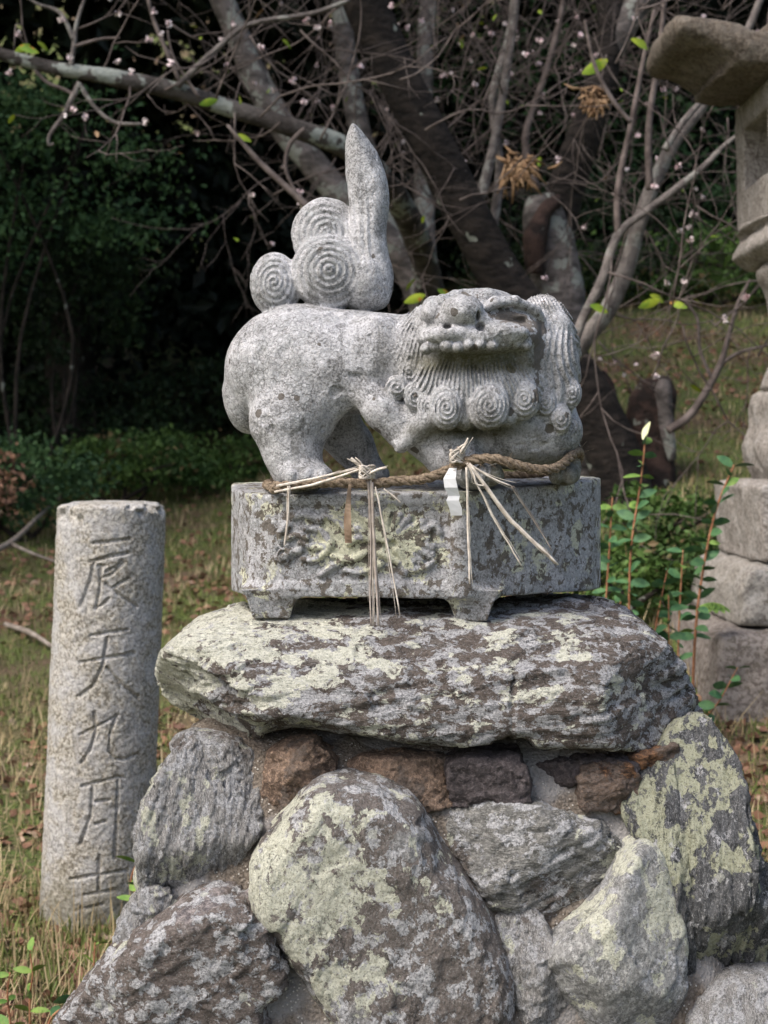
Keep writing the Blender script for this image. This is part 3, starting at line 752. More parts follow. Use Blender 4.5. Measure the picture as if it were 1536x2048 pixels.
# ------------------------------------------------------------------ capstone boulder
cap_out = [(300,1378),(322,1315),(350,1268),(415,1240),(500,1222),(620,1210),(800,1206),(1000,1205),(1130,1204),(1200,1208),(1270,1236),(1325,1290),(1362,1350),(1392,1405),(1384,1442),(1330,1478),(1250,1512),(1150,1524),(1068,1526),(1050,1502),(900,1512),(760,1500),(665,1488),(560,1448),(490,1466),(420,1482),(365,1468),(322,1428)]
capf = slab(cap_out, 0, 325, 90, 3.0)
cpl = [((-.62,.1,-.78), 425), ((-.60,.72,-.35), 592), ((.72,-.1,-.68), 450), ((-.1,.80,-.60), 668), ((-.55,-.84,0), -86), ((.6,-.8,0), 42), ((-.62,-.62,-.48), 145), ((.5,-.72,-.48), 145), ((.05,.18,-.98), 415)]
def capf2(u, v, d):
    o = capf(u, v, d)
    o = -smin(-o, -((-v*.86 - d*.5) + 204), 60)          # sloping upper front face
    o = -smin(-o, -((-v*.55 - d*.835) - 62), 70)
    o = -smin(-o, -(322 - v - .06*(d+110)), 8)
    o = -smin(-o, -(v - .2*d - (592 + 9*np.sin(u/75) + 12*np.tanh((u-268)/9) - 26*np.exp(-((u+200)/110)**2))), 20)
    o = o + 7*np.exp(-((u-268+.08*v)/3.5)**2) * (v > 400)                # flattish top the plinth stands on
    for n_, h_ in cpl:
        n_ = np.array(n_)/np.linalg.norm(n_)
        o = -smin(-o, -(u*n_[0] + v*n_[1] + d*n_[2] - h_), 12)
    return o
capf2.bb = capf.bb
stonify([('rock', capf2, 1)], 4.2, M['cap'], 'capstone_boulder', None, 75, 7, ((.10, .97, .2), 190, 30, 15), 3, octs=6,
        label='wide flat capstone boulder crusted with yellow-green lichen beneath the plinth', cat='boulder')

# ------------------------------------------------------------------ rubble base
base = empty('rubble_pedestal', (0.0, REF, 0.0), 'pedestal of lichened field stones set in coarse mortar below the capstone boulder', 'pedestal')
def Dfront(Y): return -215 - (Y - 1500) * .34
m_out = [(372,1470),(420,1440),(700,1440),(1000,1440),(1290,1440),(1370,1480),(1390,1620),(1420,1900),(1500,2150),(1600,2700),(120,2700),(215,2050),(300,1860),(330,1700),(352,1560)]
P2 = np.array([L(x, y, -40)[:2] for x, y in m_out])
def mort(u, v, d):
    s2 = sd_poly(u[:, :, 0], v[:, :, 0], P2)[:, :, None] if u.ndim == 3 else sd_poly(u, v, P2)
    fr = (-236 - (v - 560) * .32) - d
    a = -smin(-s2 - 0, -(fr * .95), 120)
    return -smin(-a, -(d - 300), 60)
mort.bb = (P2[:,0].min(), P2[:,0].max(), P2[:,1].min(), 1560, -700, 310)
stonify([('m', mort, 1)], 7.0, M['mortar'], 'mortar', base, 70, 13, None, 7, octs=5, kind=None)

STONES = [
 ('rock_grey', [(372,1512),(420,1496),(470,1520),(505,1580),(508,1640),(478,1700),(470,1770),(400,1830),(335,1862),(308,1760),(297,1650),(325,1575)], 120, 60, 75, ((.95,.25,.1), 90, 16, 10)),
 ('rock_purple', [(120,2075),(200,1965),(240,1912),(330,1845),(410,1792),(475,1796),(535,1830),(545,1890),(562,1945),(520,1975),(525,2060),(500,2160),(300,2200),(120,2180)], 150, 75, 90, ((.5,.8,.2), 90, 50, 11)),
 ('rock_grey', [(262,1835),(296,1790),(335,1795),(345,1860),(290,1900),(256,1880)], 60, 10, 30, ((.3,.9,.2), 45, 26, 8)),
 ('rock_big', [(514,1745),(522,1690),(590,1612),(640,1562),(700,1558),(765,1568),(830,1606),(872,1680),(940,1768),(1000,1872),(1020,1965),(1000,2050),(930,2110),(780,2090),(690,2030),(612,1925),(560,1850),(520,1805)], 150, 95, 90, ((.75,.6,.2), 130, 70, 7)),
 ('rock_green', [(902,1622),(960,1604),(1060,1608),(1130,1636),(1185,1652),(1250,1735),(1212,1800),(1150,1842),(1082,1872),(1012,1812),(930,1700)], 130, 60, 75, ((.35,.9,.2), 110, 28, 9)),
 ('rock_grey', [(1015,1850),(1052,1838),(1090,1880),(1108,1960),(1120,2035),(1075,2050),(1032,1945)], 70, 40, 35, ((.3,.9,.2), 45, 26, 8)),
 ('rock_pale', [(1098,1885),(1190,1800),(1262,1702),(1308,1700),(1338,1790),(1356,1870),(1350,2000),(1340,2090),(1150,2110),(1120,2010),(1093,1930)], 120, 85, 60, ((.6,.7,.2), 120, 60, 7)),
 ('rock_dark', [(1325,1540),(1392,1462),(1428,1476),(1462,1580),(1488,1740),(1512,1915),(1502,1955),(1405,1990),(1352,1960),(1335,1800),(1318,1650)], 150, 95, 60, ((.99,.1,.1), 150, 26, 11)),
 ('rock_dark', [(1270,1570),(1330,1545),(1352,1700),(1362,1900),(1330,1960),(1318,1800),(1300,1690),(1275,1640)], 100, 70, 40, ((.99,.05,.1), 130, 24, 10)),
 ('rock_grey', [(1375,2080),(1432,1990),(1520,1962),(1600,1980),(1640,2080),(1600,2200),(1400,2200)], 110, 50, 70, ((.3,.9,.2), 45, 26, 8)),
 ('chip_brown', [(543,1512),(580,1492),(622,1483),(666,1520),(660,1550),(600,1592),(556,1612),(536,1590)], 60, 48, 14, ((.3,.9,.2), 45, 26, 8)),
 ('chip_brown', [(690,1535),(720,1518),(800,1512),(905,1522),(908,1592),(850,1606),(790,1588),(735,1562)], 60, 34, 22, ((.3,.9,.2), 45, 26, 8)),
 ('chip_dark', [(900,1522),(928,1510),(1030,1510),(1052,1560),(1048,1592),(985,1614),(905,1592)], 66, 52, 14, ((.3,.9,.2), 45, 26, 8)),
 ('chip_rust', [(1165,1535),(1200,1524),(1252,1530),(1268,1562),(1262,1600),(1235,1606),(1162,1600)], 60, 44, 10, ((.3,.9,.2), 45, 26, 8)),
 ('chip_dark', [(1060,1530),(1160,1518),(1262,1520),(1250,1538),(1160,1548),(1085,1556)], 60, 24, 10, ((.3,.9,.2), 45, 26, 8)),
 ('chip_rust', [(1262,1516),(1340,1490),(1342,1532),(1300,1562),(1282,1552)], 60, 30, 10, ((.3,.9,.2), 45, 26, 8)),
 ('rock_grey', [(362,1492),(388,1482),(470,1500),(505,1535),(470,1560),(400,1545),(376,1512)], 70, 30, 30, ((.3,.9,.2), 45, 26, 8)),
 # courses below the frame
 ('rock_grey', [(100,2215),(330,2215),(520,2190),(560,2330),(420,2470),(160,2480),(60,2350)], 160, 80, 80, ((.3,.9,.2), 45, 26, 8)),
 ('rock_pale', [(600,2130),(820,2120),(1000,2160),(980,2330),(820,2420),(600,2390),(560,2250)], 150, 80, 80, ((.3,.9,.2), 45, 26, 8)),
 ('rock_green', [(1050,2140),(1300,2130),(1480,2230),(1440,2420),(1200,2460),(1020,2370)], 150, 80, 80, ((.3,.9,.2), 45, 26, 8)),
]
for i, (mt, out, T, prot, R, stra) in enumerate(STONES):
    Yc = np.mean([p[1] for p in out]); D = Dfront(Yc) + T - prot
    chip = mt.startswith('chip')
    f0 = slab(out, D - 14, T, R * .8, 2.8 if not chip else 4, smooth=not chip, grow_=(10 if mt in ('rock_big', 'rock_pale') else 20) if not chip else 10)
    rr = np.random.RandomState(100+i); xc = np.mean([p[0] for p in out]); ct = L(xc, Yc, D)
    pl = []
    ext = (max(p[0] for p in out) - min(p[0] for p in out)) / 2
    for k in range((0 if mt == 'rock_big' else 4) if not chip else 4):
        n_ = np.array([rr.uniform(-.8, .8), rr.uniform(-.8, .8), -1.0]); n_ /= np.linalg.norm(n_)
        pl.append((n_, T * rr.uniform(*((.78, .98) if not chip else (.78, .95))) + ext * (.20 if not chip else .42) * (abs(n_[0]) + abs(n_[1]))))
    def ff(u, v, d, f0=f0, pl=pl, ct=ct, chip=chip):
        o = f0(u, v, d)
        for n_, h_ in pl:
            q = (u-ct[0])*n_[0] + (v-ct[1])*n_[1] + (d-ct[2])*n_[2] - h_
            o = -smin(-o, -q, 3 if chip else 12)
        return o
    ff.bb = f0.bb
    stonify([('s', ff, 1)], 3.4 if ext < 120 else 4.4, M[mt], 'stone', base, 45 if not chip else 40, 4.5 if not chip else 3, stra, 20+i, octs=6)
# stones bedded in the two flanks, seen only from the side
for k, (sx, yv, dd) in enumerate([(-1,1650,60),(-1,1900,150),(-1,1950,-60),(1,1700,80),(1,1950,120),(-1,1720,240),(1,1750,240)]):
    xe = 345 - (yv-1500)*.2 if sx < 0 else 1430 + (yv-1500)*.12
    c_ = L(xe - sx*30, yv, dd)
    e = ell(xe - sx*42, yv, dd, 62, 100, 95, 8*k)
    if dd < 0: continue
    stonify([('s', e, 1)], 6, M[['rock_grey','rock_green','rock_big'][k % 3]], 'stone', base, 55, 10, None, 60+k, octs=5)

# ------------------------------------------------------------------ tubes
def tube(path, rad, seg=8, cap=True, rough=0, seed=0, twist=0):
    path = np.asarray(path, float); n = len(path); rad = np.broadcast_to(rad, n).astype(float)
    T = np.gradient(path, axis=0); T /= np.linalg.norm(T, axis=1, keepdims=True) + 1e-12
    ref = np.array([0, 1, 0.]) if abs(T[0] @ np.array([0, 1, 0.])) < .9 else np.array([1., 0, 0])
    A = np.cross(T[0], ref); A /= np.linalg.norm(A); V = []
    th = np.arange(seg) / seg * 2*np.pi
    for i in range(n):
        A = A - T[i] * (A @ T[i]); A /= np.linalg.norm(A) + 1e-12; B = np.cross(T[i], A)
        V.append(path[i] + rad[i] * (np.cos(th)[:, None]*A + np.sin(th)[:, None]*B))
    V = np.concatenate(V)
    if rough:
        c = np.repeat(path, seg, 0); r = np.repeat(rad, seg)
        k = 1 + rough * fbm(V, float(rad.max()) * 2.2 + 1e-6, 4, seed)
        V = c + (V - c) * k[:, None]
    I = np.arange(n*seg).reshape(n, seg); J = np.roll(I, -1, 1)
    Q = np.stack([I[:-1].ravel(), I[1:].ravel(), J[1:].ravel(), J[:-1].ravel()], 1)
    if cap:
        c0, c1 = len(V), len(V)+1; V = np.concatenate([V, path[:1], path[-1:]])
        Q = np.concatenate([Q, np.stack([np.full(seg, c0), I[0], J[0], np.full(seg, c0)], 1)*0 + np.stack([I[0], J[0], np.full(seg, c0), np.full(seg, c0)], 1)])
        Q = np.concatenate([Q, np.stack([J[-1], I[-1], np.full(seg, c1), np.full(seg, c1)], 1)])
    return V, Q
def merge(lst):
    Vs, Qs, o = [], [], 0
    for V, Q in lst: Vs.append(V); Qs.append(Q + o); o += len(V)
    return np.concatenate(Vs), np.concatenate(Qs)
def quads_fix(Q):   # degenerate quads -> keep; mesh.validate trims
    return Q
def pathpx(pts, n=6):                 # [(X,Y,dist)] -> smooth world path
    return catmull([W(*p) for p in pts], n, False)
def lerp_r(r, n):
    return np.interp(np.linspace(0, 1, n), np.linspace(0, 1, len(r)), r)
# tubes use caps as triangles: build as separate tri mesh is overkill; use open ends shrunk to a point instead
def tube2(path, rad, seg=8, rough=0, seed=0):
    path = np.asarray(path, float); rad = np.broadcast_to(rad, len(path)).astype(float).copy()
    p = np.concatenate([path[:1], path, path[-1:]]); r = np.concatenate([[1e-5], rad, [1e-5]])
    T = path[1]-path[0]; p[0] = p[1] - T*1e-3; T = path[-1]-path[-2]; p[-1] = p[-2] + T*1e-3
    return tube(p, r, seg, False, rough, seed)

# ------------------------------------------------------------------ straw rope with tassels and paper
rope_pts = [(548,972,-150),(575,972,-158),(640,966,-162),(700,966,-166),(740,968,-172),(790,962,-176),(835,960,-178),(880,948,-182),(915,930,-186),(945,920,-190),(990,918,-195),(1040,932,-185),(1085,940,-168),(1120,932,-140),(1145,910,-90),(1158,905,-20),(1150,925,60),(1090,945,170),(900,958,200),(720,962,190),(560,966,130),(535,969,20),(540,972,-90),(548,978,-130),(560,975,-152)]
rw = to_world(np.array([L(*p) for p in rope_pts]))
rp = catmull(rw, 16, False)
seg_l = np.concatenate([[0], np.cumsum(np.linalg.norm(np.diff(rp, axis=0), axis=1))])
s_new = np.arange(0, seg_l[-1], .0022); rp = np.stack([np.interp(s_new, seg_l, rp[:, k]) for k in range(3)], 1)
rope = empty('straw_rope', tuple(rw[4]), 'twisted straw rope looped round the lion paws on the plinth edge', 'rope')
T = np.gradient(rp, axis=0); T /= np.linalg.norm(T, axis=1, keepdims=True)
up = np.array([0, 0, 1.]); A = np.cross(T, up); A /= np.linalg.norm(A, axis=1, keepdims=True) + 1e-9; B = np.cross(T, A)
for k in range(3):
    ph = 2*np.pi*(s_new / .052 + k/3)
    c = rp + .0040 * (np.cos(ph)[:, None]*A + np.sin(ph)[:, None]*B)
    rad = .0046 * (1 + .12*fbm(c, .01, 3, k))
    V, Q = tube2(c, rad, 8, .22, k)
    child('strand', V, Q, M['rope'], rope)
fz = []
for i in range(260):                             # loose fibres sticking out of the rope
    j = rs.randint(len(rp)-30); d0 = rs.normal(0, 1, 3); d0 /= np.linalg.norm(d0); t0 = T[j]
    l = rs.uniform(.006, .024); a0 = rp[j] + d0*.008
    fz.append(tube2(np.array([a0, a0 + (t0*.8+d0*.4)*l*.5, a0 + (t0*.8+d0*.9)*l]), [.0004, .0004, .0002], 3))
child('fibres', *merge(fz), M['rope'], rope, kind='stuff')
tassel = empty('straw_tassels', tuple(to_world(np.array([L(740, 968, -180)]))[0]), 'bleached straw tassels tied to the rope, hanging over the carved panel', 'straw tassel', 'straw tassels tied to the rope')
tassel2 = empty('straw_tassels', tuple(to_world(np.array([L(935, 925, -195)]))[0]), 'fan of bleached straws tied to the rope below the lion beard', 'straw tassel', 'straw tassels tied to the rope')
def straw(par, pts, r, mat='pale_straw', name='straw'):
    w = to_world(np.array([L(*p) for p in pts])); w = catmull(w, 6, False)
    w = w + np.stack([fbm(w, .035, 2, len(w)+k) for k in range(3)], 1) * np.array([.0028, .0012, .0015])
    V, Q = tube2(w, np.interp(np.linspace(0,1,len(w)), [0,.5,1], [r*.66, r*.84, r*.6]) * PX, 6, .12, 3)
    child(name, V, Q, M[mat], par)
    n_ = len(w); t_ = np.linspace(0, 1, n_)[:, None]
    for k in range(2):                           # split fibres peeling off the straw
        off = rs.normal(0, 1, 3) * np.array([.0016, .0006, .0008]); end = rs.normal(0, 1, 3) * np.array([.006, .002, .004])
        w2 = w + off + end * t_**2 + np.stack([fbm(w, .02, 2, n_+k+3+q) for q in range(3)], 1) * .0016
        m_ = int(n_ * rs.uniform(.5, 1.0)) + 2
        V, Q = tube2(w2[:m_], np.linspace(r*.34, r*.16, len(w2[:m_])) * PX, 4); child('fibre', V, Q, M[mat], par)
straw(tassel, [(742,960,-184),(744,1080,-186),(746,1252,-196)], 2.6)
straw(tassel, [(738,962,-186),(741,1090,-190),(742,1200,-196),(743,1248,-200)], 2.2, 'grey_straw')
straw(tassel, [(745,965,-186),(749,1100,-192),(756,1254,-202)], 3.6, 'grey_straw')
straw(tassel, [(752,975,-186),(768,1050,-190),(798,1230,-200)], 2.2)
straw(tassel, [(580,972,-170),(576,1030,-166),(568,1090,-166)], 3.0)
straw(tassel, [(548,984,-162),(640,966,-182),(724,938,-188)], 3.2)
straw(tassel, [(552,972,-166),(640,955,-182),(720,936,-186)], 2.6)
straw(tassel, [(770,978,-186),(790,995,-186),(802,1006,-186)], 1.6)
straw(tassel, [(735,950,-190),(755,940,-196),(774,936,-196)], 3.2)
straw(tassel, [(735,948,-190),(715,928,-194),(702,916,-194)], 4.2)
straw(tassel, [(735,945,-190),(722,925,-198),(712,915,-198)], 2.2)
straw(tassel2, [(934,935,-200),(936,1050,-192),(940,1168,-192)], 3.0)
straw(tassel2, [(938,930,-202),(985,1030,-196),(1042,1132,-192)], 2.6)
straw(tassel2, [(942,930,-204),(1025,1040,-196),(1118,1130,-190)], 3.6)
straw(tassel2, [(942,934,-202),(1020,1040,-192),(1112,1128,-186)], 2.6)
straw(tassel2, [(940,928,-204),(980,955,-200),(1022,972,-196)], 2.6)
straw(tassel2, [(1022,972,-196),(1060,1030,-170),(1104,1100,-160)], 2.0, 'grey_straw')
straw(tassel2, [(935,925,-204),(948,950,-206),(952,968,-204),(968,972,-204)], 2.0)
straw(tassel2, [(912,925,-196),(925,900,-202),(936,876,-204)], 3.2)
straw(tassel2, [(905,920,-196),(915,900,-200),(930,888,-204)], 2.6)
straw(tassel2, [(902,925,-196),(910,905,-200),(918,892,-200)], 2.2, 'grey_straw')
for par, cx, cy, D, n_ in ((tassel, 734, 944, -186, 30), (tassel2, 915, 912, -194, 20)):      # the tied knots
    kn = []
    for i in range(n_):
        a, b_ = rs.uniform(0, 6.28, 2); pts = []
        for t in np.linspace(0, 3.5, 9):
            pts.append(L(cx + 15*math.cos(a+t)*rs.uniform(.8,1.1), cy + 13*math.sin(b_+t), D + 13*math.sin(a+t*.9+1)))
        kn.append(tube2(to_world(np.array(pts)), rs.uniform(1.0, 2.2)*PX, 5))
    child('knot', *merge(kn), M['pale_straw'], par)
def ribbon(pts, wid, th, mat, name, par=None, straight=False, **tags):
    w = to_world(np.array([L(*p) for p in pts])); w = w if straight else catmull(w, 5, False); n = len(w)
    ww = lerp_r(wid, n) * PX / 2; V = []
    for i in range(n):
        tw = math.sin(i*.45) * .0025
        for s, y in ((-1, 0), (1, 0), (1, th*PX), (-1, th*PX)):
            V.append(w[i] + np.array([s*ww[i], y + s*tw, 0]))
    I = np.arange(n*4).reshape(n, 4); J = np.roll(I, -1, 1)
    Q = np.concatenate([np.stack([I[:-1].ravel(), J[:-1].ravel(), J[1:].ravel(), I[1:].ravel()], 1), [[0,1,2,3]], [[4*n-4, 4*n-3, 4*n-2, 4*n-1][::-1]]])
    V = np.array(V)
    if par: return child(name, V, Q, M[mat], par)
    return link(name, mesh(name, V, Q, M[mat], smooth=False), **tags)
ribbon([(906,936,-196),(899,957,-204),(902,975,-205),(908,992,-198),(905,1001,-201),(911,1016,-198),(913,1031,-195)], [14, 23, 25, 22, 24, 24, 21], 1.2, 'paper', 'paper_streamer', None, True, label='white folded paper streamer hanging from the rope over the plinth edge', cat='paper streamer')
ribbon([(700,968,-184),(697,1000,-186),(695,1040,-184),(697,1086,-180)], [5, 9, 14, 13], 3, 'husk', 'dry_husk', None, label='brown dry husk strip hanging from the rope left of the long tassel', cat='husk')

# ------------------------------------------------------------------ inscribed stone pillar
pd = 4.2; sc = pd / F
def crop(cx, cy): return (60 + cx/2.2767, 980 + cy/2.2756)
CH = [[(285,243),(370,234),(455,222)], [(272,328),(350,305),(450,285)], [(290,325),(272,420),(228,530)], [(312,345),(338,345)], [(322,350),(318,450),(302,538)], [(302,538),(335,518),(360,492)],
      [(330,400),(370,385),(430,330)], [(345,428),(410,480),(490,532)], [(372,450),(410,425),(450,402)], [(350,372),(400,345),(420,322)],
      [(275,662),(445,635)], [(225,785),(350,765),(472,742)], [(352,672),(330,800),(288,890),(225,937)], [(350,808),(420,890),(492,945)],
      [(225,1115),(290,1085),(400,1025)], [(293,1012),(300,1100),(272,1185),(230,1245)], [(395,1025),(365,1110),(360,1190),(385,1225),(440,1225),(492,1200)],
      [(238,1348),(330,1325),(405,1305),(430,1312)], [(285,1350),(276,1480),(230,1612)], [(402,1320),(396,1500),(386,1672)], [(300,1420),(362,1410)], [(300,1520),(345,1506)],
      [(188,1772),(315,1750),(442,1730)], [(316,1665),(312,1830)], [(245,1845),(380,1820)], [(215,1915),(270,1900),(330,1885)], [(232,1900),(222,1960)]]
CH = [np.array([crop(*p) for p in s]) for s in CH]
na, nz = 420, 560
th = np.linspace(0, 2*np.pi, na, endpoint=False); hh = np.linspace(0, 1, nz)
top = np.array(W(224, 1007, pd)); bot = np.array(W(188, 1880, pd)); bot[2] = min(bot[2], float(gz(bot[0], bot[1]))) - .08
Rr = 107 * sc
cen = bot[None] + hh[:, None] * (top - bot)[None]
prof = Rr * (1.035 - .04 * hh)
prof = prof * np.sqrt(np.clip(1 - np.clip((hh - .992) / .012, 0, 1)**2 * .5, .2, 1))
Vc = cen[:, None, :] + np.stack([prof[:, None]*np.sin(th), -prof[:, None]*np.cos(th), np.zeros((nz, na))], 2)
Vc = Vc.reshape(-1, 3)
Xs = 768 + Vc[:,0]/Vc[:,1]*F; Ys = HOR - (Vc[:,2]-EYE)/Vc[:,1]*F
g = np.full(len(Vc), 99.)
isf = np.tile(np.cos(th) > .1, nz)
for s in CH:
    for i in range(len(s)-1):
        e = s[i+1]-s[i]; wx = Xs[isf]-s[i][0]; wy = Ys[isf]-s[i][1]
        t = np.clip((wx*e[0]+wy*e[1])/(e@e), 0, 1); g[isf] = np.minimum(g[isf], np.hypot(wx-t*e[0], wy-t*e[1]))
g = g + fbm(Vc, .012, 2, 3) * 1.4 + fbm(Vc, .05, 2, 8) * 1.6
cut = np.clip(1 - g/4.8, 0, 1)
rad_n = np.stack([np.tile(np.sin(th), nz), np.tile(-np.cos(th), nz), np.zeros(len(Vc))], 1)
disp = -np.minimum(cut*1.3, 1) * .0078 + fbm(Vc, .014, 3, 5) * .0026 + fbm(Vc, .2, 2, 4) * .003
rim = np.repeat(hh, na); disp = disp - sstep(fbm(Vc, .05, 3, 12), .05, .5) * .022 * sstep(rim, .95, .995)
Vc = Vc + rad_n * disp[:, None]; 
I = np.arange(nz*na).reshape(nz, na); J = np.roll(I, -1, 1)
Q = np.stack([I[:-1].ravel(), J[:-1].ravel(), J[1:].ravel(), I[1:].ravel()], 1)
# rounded top: rings shrinking to the axis
rows = [Vc]; last = Vc.reshape(nz, na, 3)[-1]; k0 = len(Vc); Qt = [Q]; prev = I[-1]
for j, (f_, dz) in enumerate([(.97,.001),(.9,.004),(.7,.006),(.45,.007),(.2,.008),(.01,.008)]):
    r_ = top + (last - top) * f_; r_[:, 2] += dz + fbm(r_, .06, 3, 9) * .004
    idx = np.arange(na) + k0; k0 += na; rows.append(r_)
    Qt.append(np.stack([prev, np.roll(prev, -1), np.roll(idx, -1), idx], 1)); prev = idx
o = link('stone_pillar', mesh('stone_pillar', np.concatenate(rows) - bot, np.concatenate(Qt), M['pillar']), None, None, 'round granite pillar engraved with a column of characters, leaning left of the pedestal', 'pillar')
o.location = bot

# ------------------------------------------------------------------ stone lantern at the right
ld = 5.5
class LanternFrame: pass
def lan_world(P):                                  # units at distance ld
    s = ld / F
    return np.stack([P[:,0]*s, ld + P[:,2]*s, EYE - P[:,1]*s], 1)
lan = empty('stone_lantern', tuple(W(1650, 1365, ld + .0)), 'tall weathered stone lantern on stacked rough blocks at the right edge', 'stone lantern')
def LL(x, y, D): s = 1 + D*ld/REF/F*0; return (x-768, y-HOR, D)
def lan_part(name, out, T, R, p, mat, amp=6, boxy=False, carve=None, h=5, seed=0, D=0, label=None):
    Pp = np.array([(x-768, y-HOR) for x, y in out], float)
    Pp[:, 0] *= 1 + T * (.85 if out[0][1] < 700 and T > 120 else .3) / F
    if not boxy: Pp = catmull(Pp, 4)
    def f(u, v, d):
        s2 = sd_poly(u[:,:,0], v[:,:,0], Pp)[:,:,None] if u.ndim == 3 else sd_poly(u, v, Pp)
        r = np.clip(np.abs((d-D)/T), 0, 1)
        o = s2 + R*(1-(1-r**p)**(1/p)); o = np.maximum(o, np.abs(d-D)-T)
        if carve: o = np.maximum(o, -carve(u, v, d))
        return o
    f.bb = (Pp[:,0].min(), Pp[:,0].max(), Pp[:,1].min(), Pp[:,1].max(), D-T, D+T)
    P, Q = build([('x', f, 1)], h); N = vnormals(P, Q)
    P = P + N * (fbm(P, 45, 4, seed) * amp)[:, None]
    Vw = lan_world(P)
    return child(name, Vw, Q, M[mat], lan, label=label)
mir = lambda pts, c=1650: pts + [(2*c-x, y) for x, y in reversed(pts)]
lan_part('roof', [(1296,122),(1286,92),(1304,66),(1350,68),(1400,76),(1445,96),(1472,92),(1486,62),(1536,38),(1600,24),(1700,24),(1764,36),(1815,60),(1830,92),(1860,96),(1990,66),(2014,92),(2000,122),(1930,160),(1880,186),(1420,186),(1385,166),(1340,136)], 175, 40, 3, 'lantern_dark', 9, h=6, seed=71)
def wincut(u, v, d):
    a = np.maximum(np.abs(u-(1650-768)*1.055) - 128, np.abs(v-(300-HOR)) - 86)
    fr = np.maximum(a, d + 95)                       # shallow recess in the front
    a2 = np.maximum(np.abs(u-(1650-768)*1.055) - 100, np.abs(v-(300-HOR)) - 62)
    b2 = np.maximum(np.abs(d) - 100, np.abs(v-(300-HOR)) - 62)
    return np.minimum(np.minimum(fr, a2), b2)
lan_part('light_chamber', [(1472,180),(1828,180),(1822,446),(1478,446)], 178, 8, 6, 'lantern', 3, True, wincut, 5, 72)
lan_part('platform', mir([(1480,444),(1476,462),(1458,494),(1470,512),(1530,534)]), 190, 30, 4, 'lantern', 7, h=5, seed=73)
lan_part('shaft', [(1526,528),(1774,528),(1768,600),(1752,700),(1770,790),(1530,790),(1548,700),(1532,600)], 118, 60, 2.2, 'lantern', 6, h=5, seed=74)
lan_part('pedestal_stone', mir([(1532,776),(1506,850),(1492,905),(1512,955),(1540,964)]), 160, 60, 3, 'lantern', 8, h=5, seed=75)
lan_part('block', [(1450,968),(1470,960),(1860,962),(1852,1110),(1700,1118),(1462,1112)], 200, 16, 5, 'lantern', 7, True, None, 5, 76)
lan_part('block', [(1424,1122),(1440,1116),(1890,1118),(1896,1228),(1408,1230),(1410,1160)], 235, 16, 5, 'lantern_pale', 8, True, None, 5, 77, label='pale middle block')
lan_part('block', [(1362,1238),(1385,1230),(1950,1232),(1960,1480),(1345,1480),(1352,1300)], 285, 20, 5, 'lantern_mid', 9, True, None, 6, 78, label='broad lowest block')

# ------------------------------------------------------------------ trees with trunks
def leaf_quads(c, size, rsd, aspect=.5, up=0.0):
    n = len(c)
    a = rsd.normal(0, 1, (n, 3)); a[:, 2] *= (1-up); a /= np.linalg.norm(a, axis=1, keepdims=True)
    t = rsd.normal(0, 1, (n, 3)); b_ = np.cross(a, t); b_ /= np.linalg.norm(b_, axis=1, keepdims=True)
    size = np.broadcast_to(size, n)[:, None]
    nrm = np.cross(a, b_)
    V = np.stack([c - a*size*.5, c + b_*size*aspect*.5 + nrm*size*.08, c + a*size*.5, c - b_*size*aspect*.5 + nrm*size*.08], 1).reshape(-1, 3)
    return V, np.arange(4*n).reshape(n, 4)
def blossom_mesh():
    V, Q = [], []
    r = np.random.RandomState(3)
    c = r.normal(0, .006, (16, 3)); return leaf_quads(c, .017, r, .95)
BV, BQ = blossom_mesh(); BLM = mesh('blossom', BV, BQ, M['blossom'])
LV, LQ = [], []
def leaf_mesh(name, l, w, mat, fold=.18, curl_=.15):
    V = []; n = 5
    for i in range(n+1):
        t = i/n; ww = w * math.sin(math.pi * min(1, t*.93+.04))**.8 / 2
        z = -curl_ * l * t*t
        V += [(t*l, -ww, z + fold*ww), (t*l, 0, z), (t*l, ww, z + fold*ww)]
    Q = []
    for i in range(n):
        for k in (0, 1): a = 3*i+k; Q.append((a, a+3, a+4, a+1))
    return mesh(name, np.array(V), np.array(Q), M[mat])
LM_yg = leaf_mesh('leaf', .062, .026, 'leaf_yg'); LM_or = leaf_mesh('leaf', .05, .022, 'leaf_orange')
LM_cam = leaf_mesh('leaf', .048, .026, 'leaf_camellia'); LM_br = leaf_mesh('leaf', .042, .022, 'leaf_bright'); LM_cr = leaf_mesh('leaf', .05, .024, 'leaf_cream', .5)
LM_big = leaf_mesh('leaf', .085, .034, 'leaf_bright')
from mathutils import Euler, Matrix
def put(name, me, par, w, rot, s=1.0):
    o = bpy.data.objects.new(name, me); C.objects.link(o); o.parent = par
    o.location = Vector(w) - Vector(parent_world(par)); o.rotation_euler = rot; o.scale = (s, s, s); return o
def trunk_part(name, pts, rad, mat, par, seg=20, rough=.16, seed=0, dist=None, sub=7):
    w = pathpx(pts, sub); n = len(w)
    dd = w[:, 1]; r = lerp_r(rad, n) * dd / F
    w = w + np.stack([fbm(w, .5, 2, seed+1), fbm(w, .5, 2, seed+2), fbm(w, .5, 2, seed+3)], 1) * r[:, None] * .25
    V, Q = tube2(w, r, seg, rough, seed)
    return child(name, V, Q, M[mat], par), w
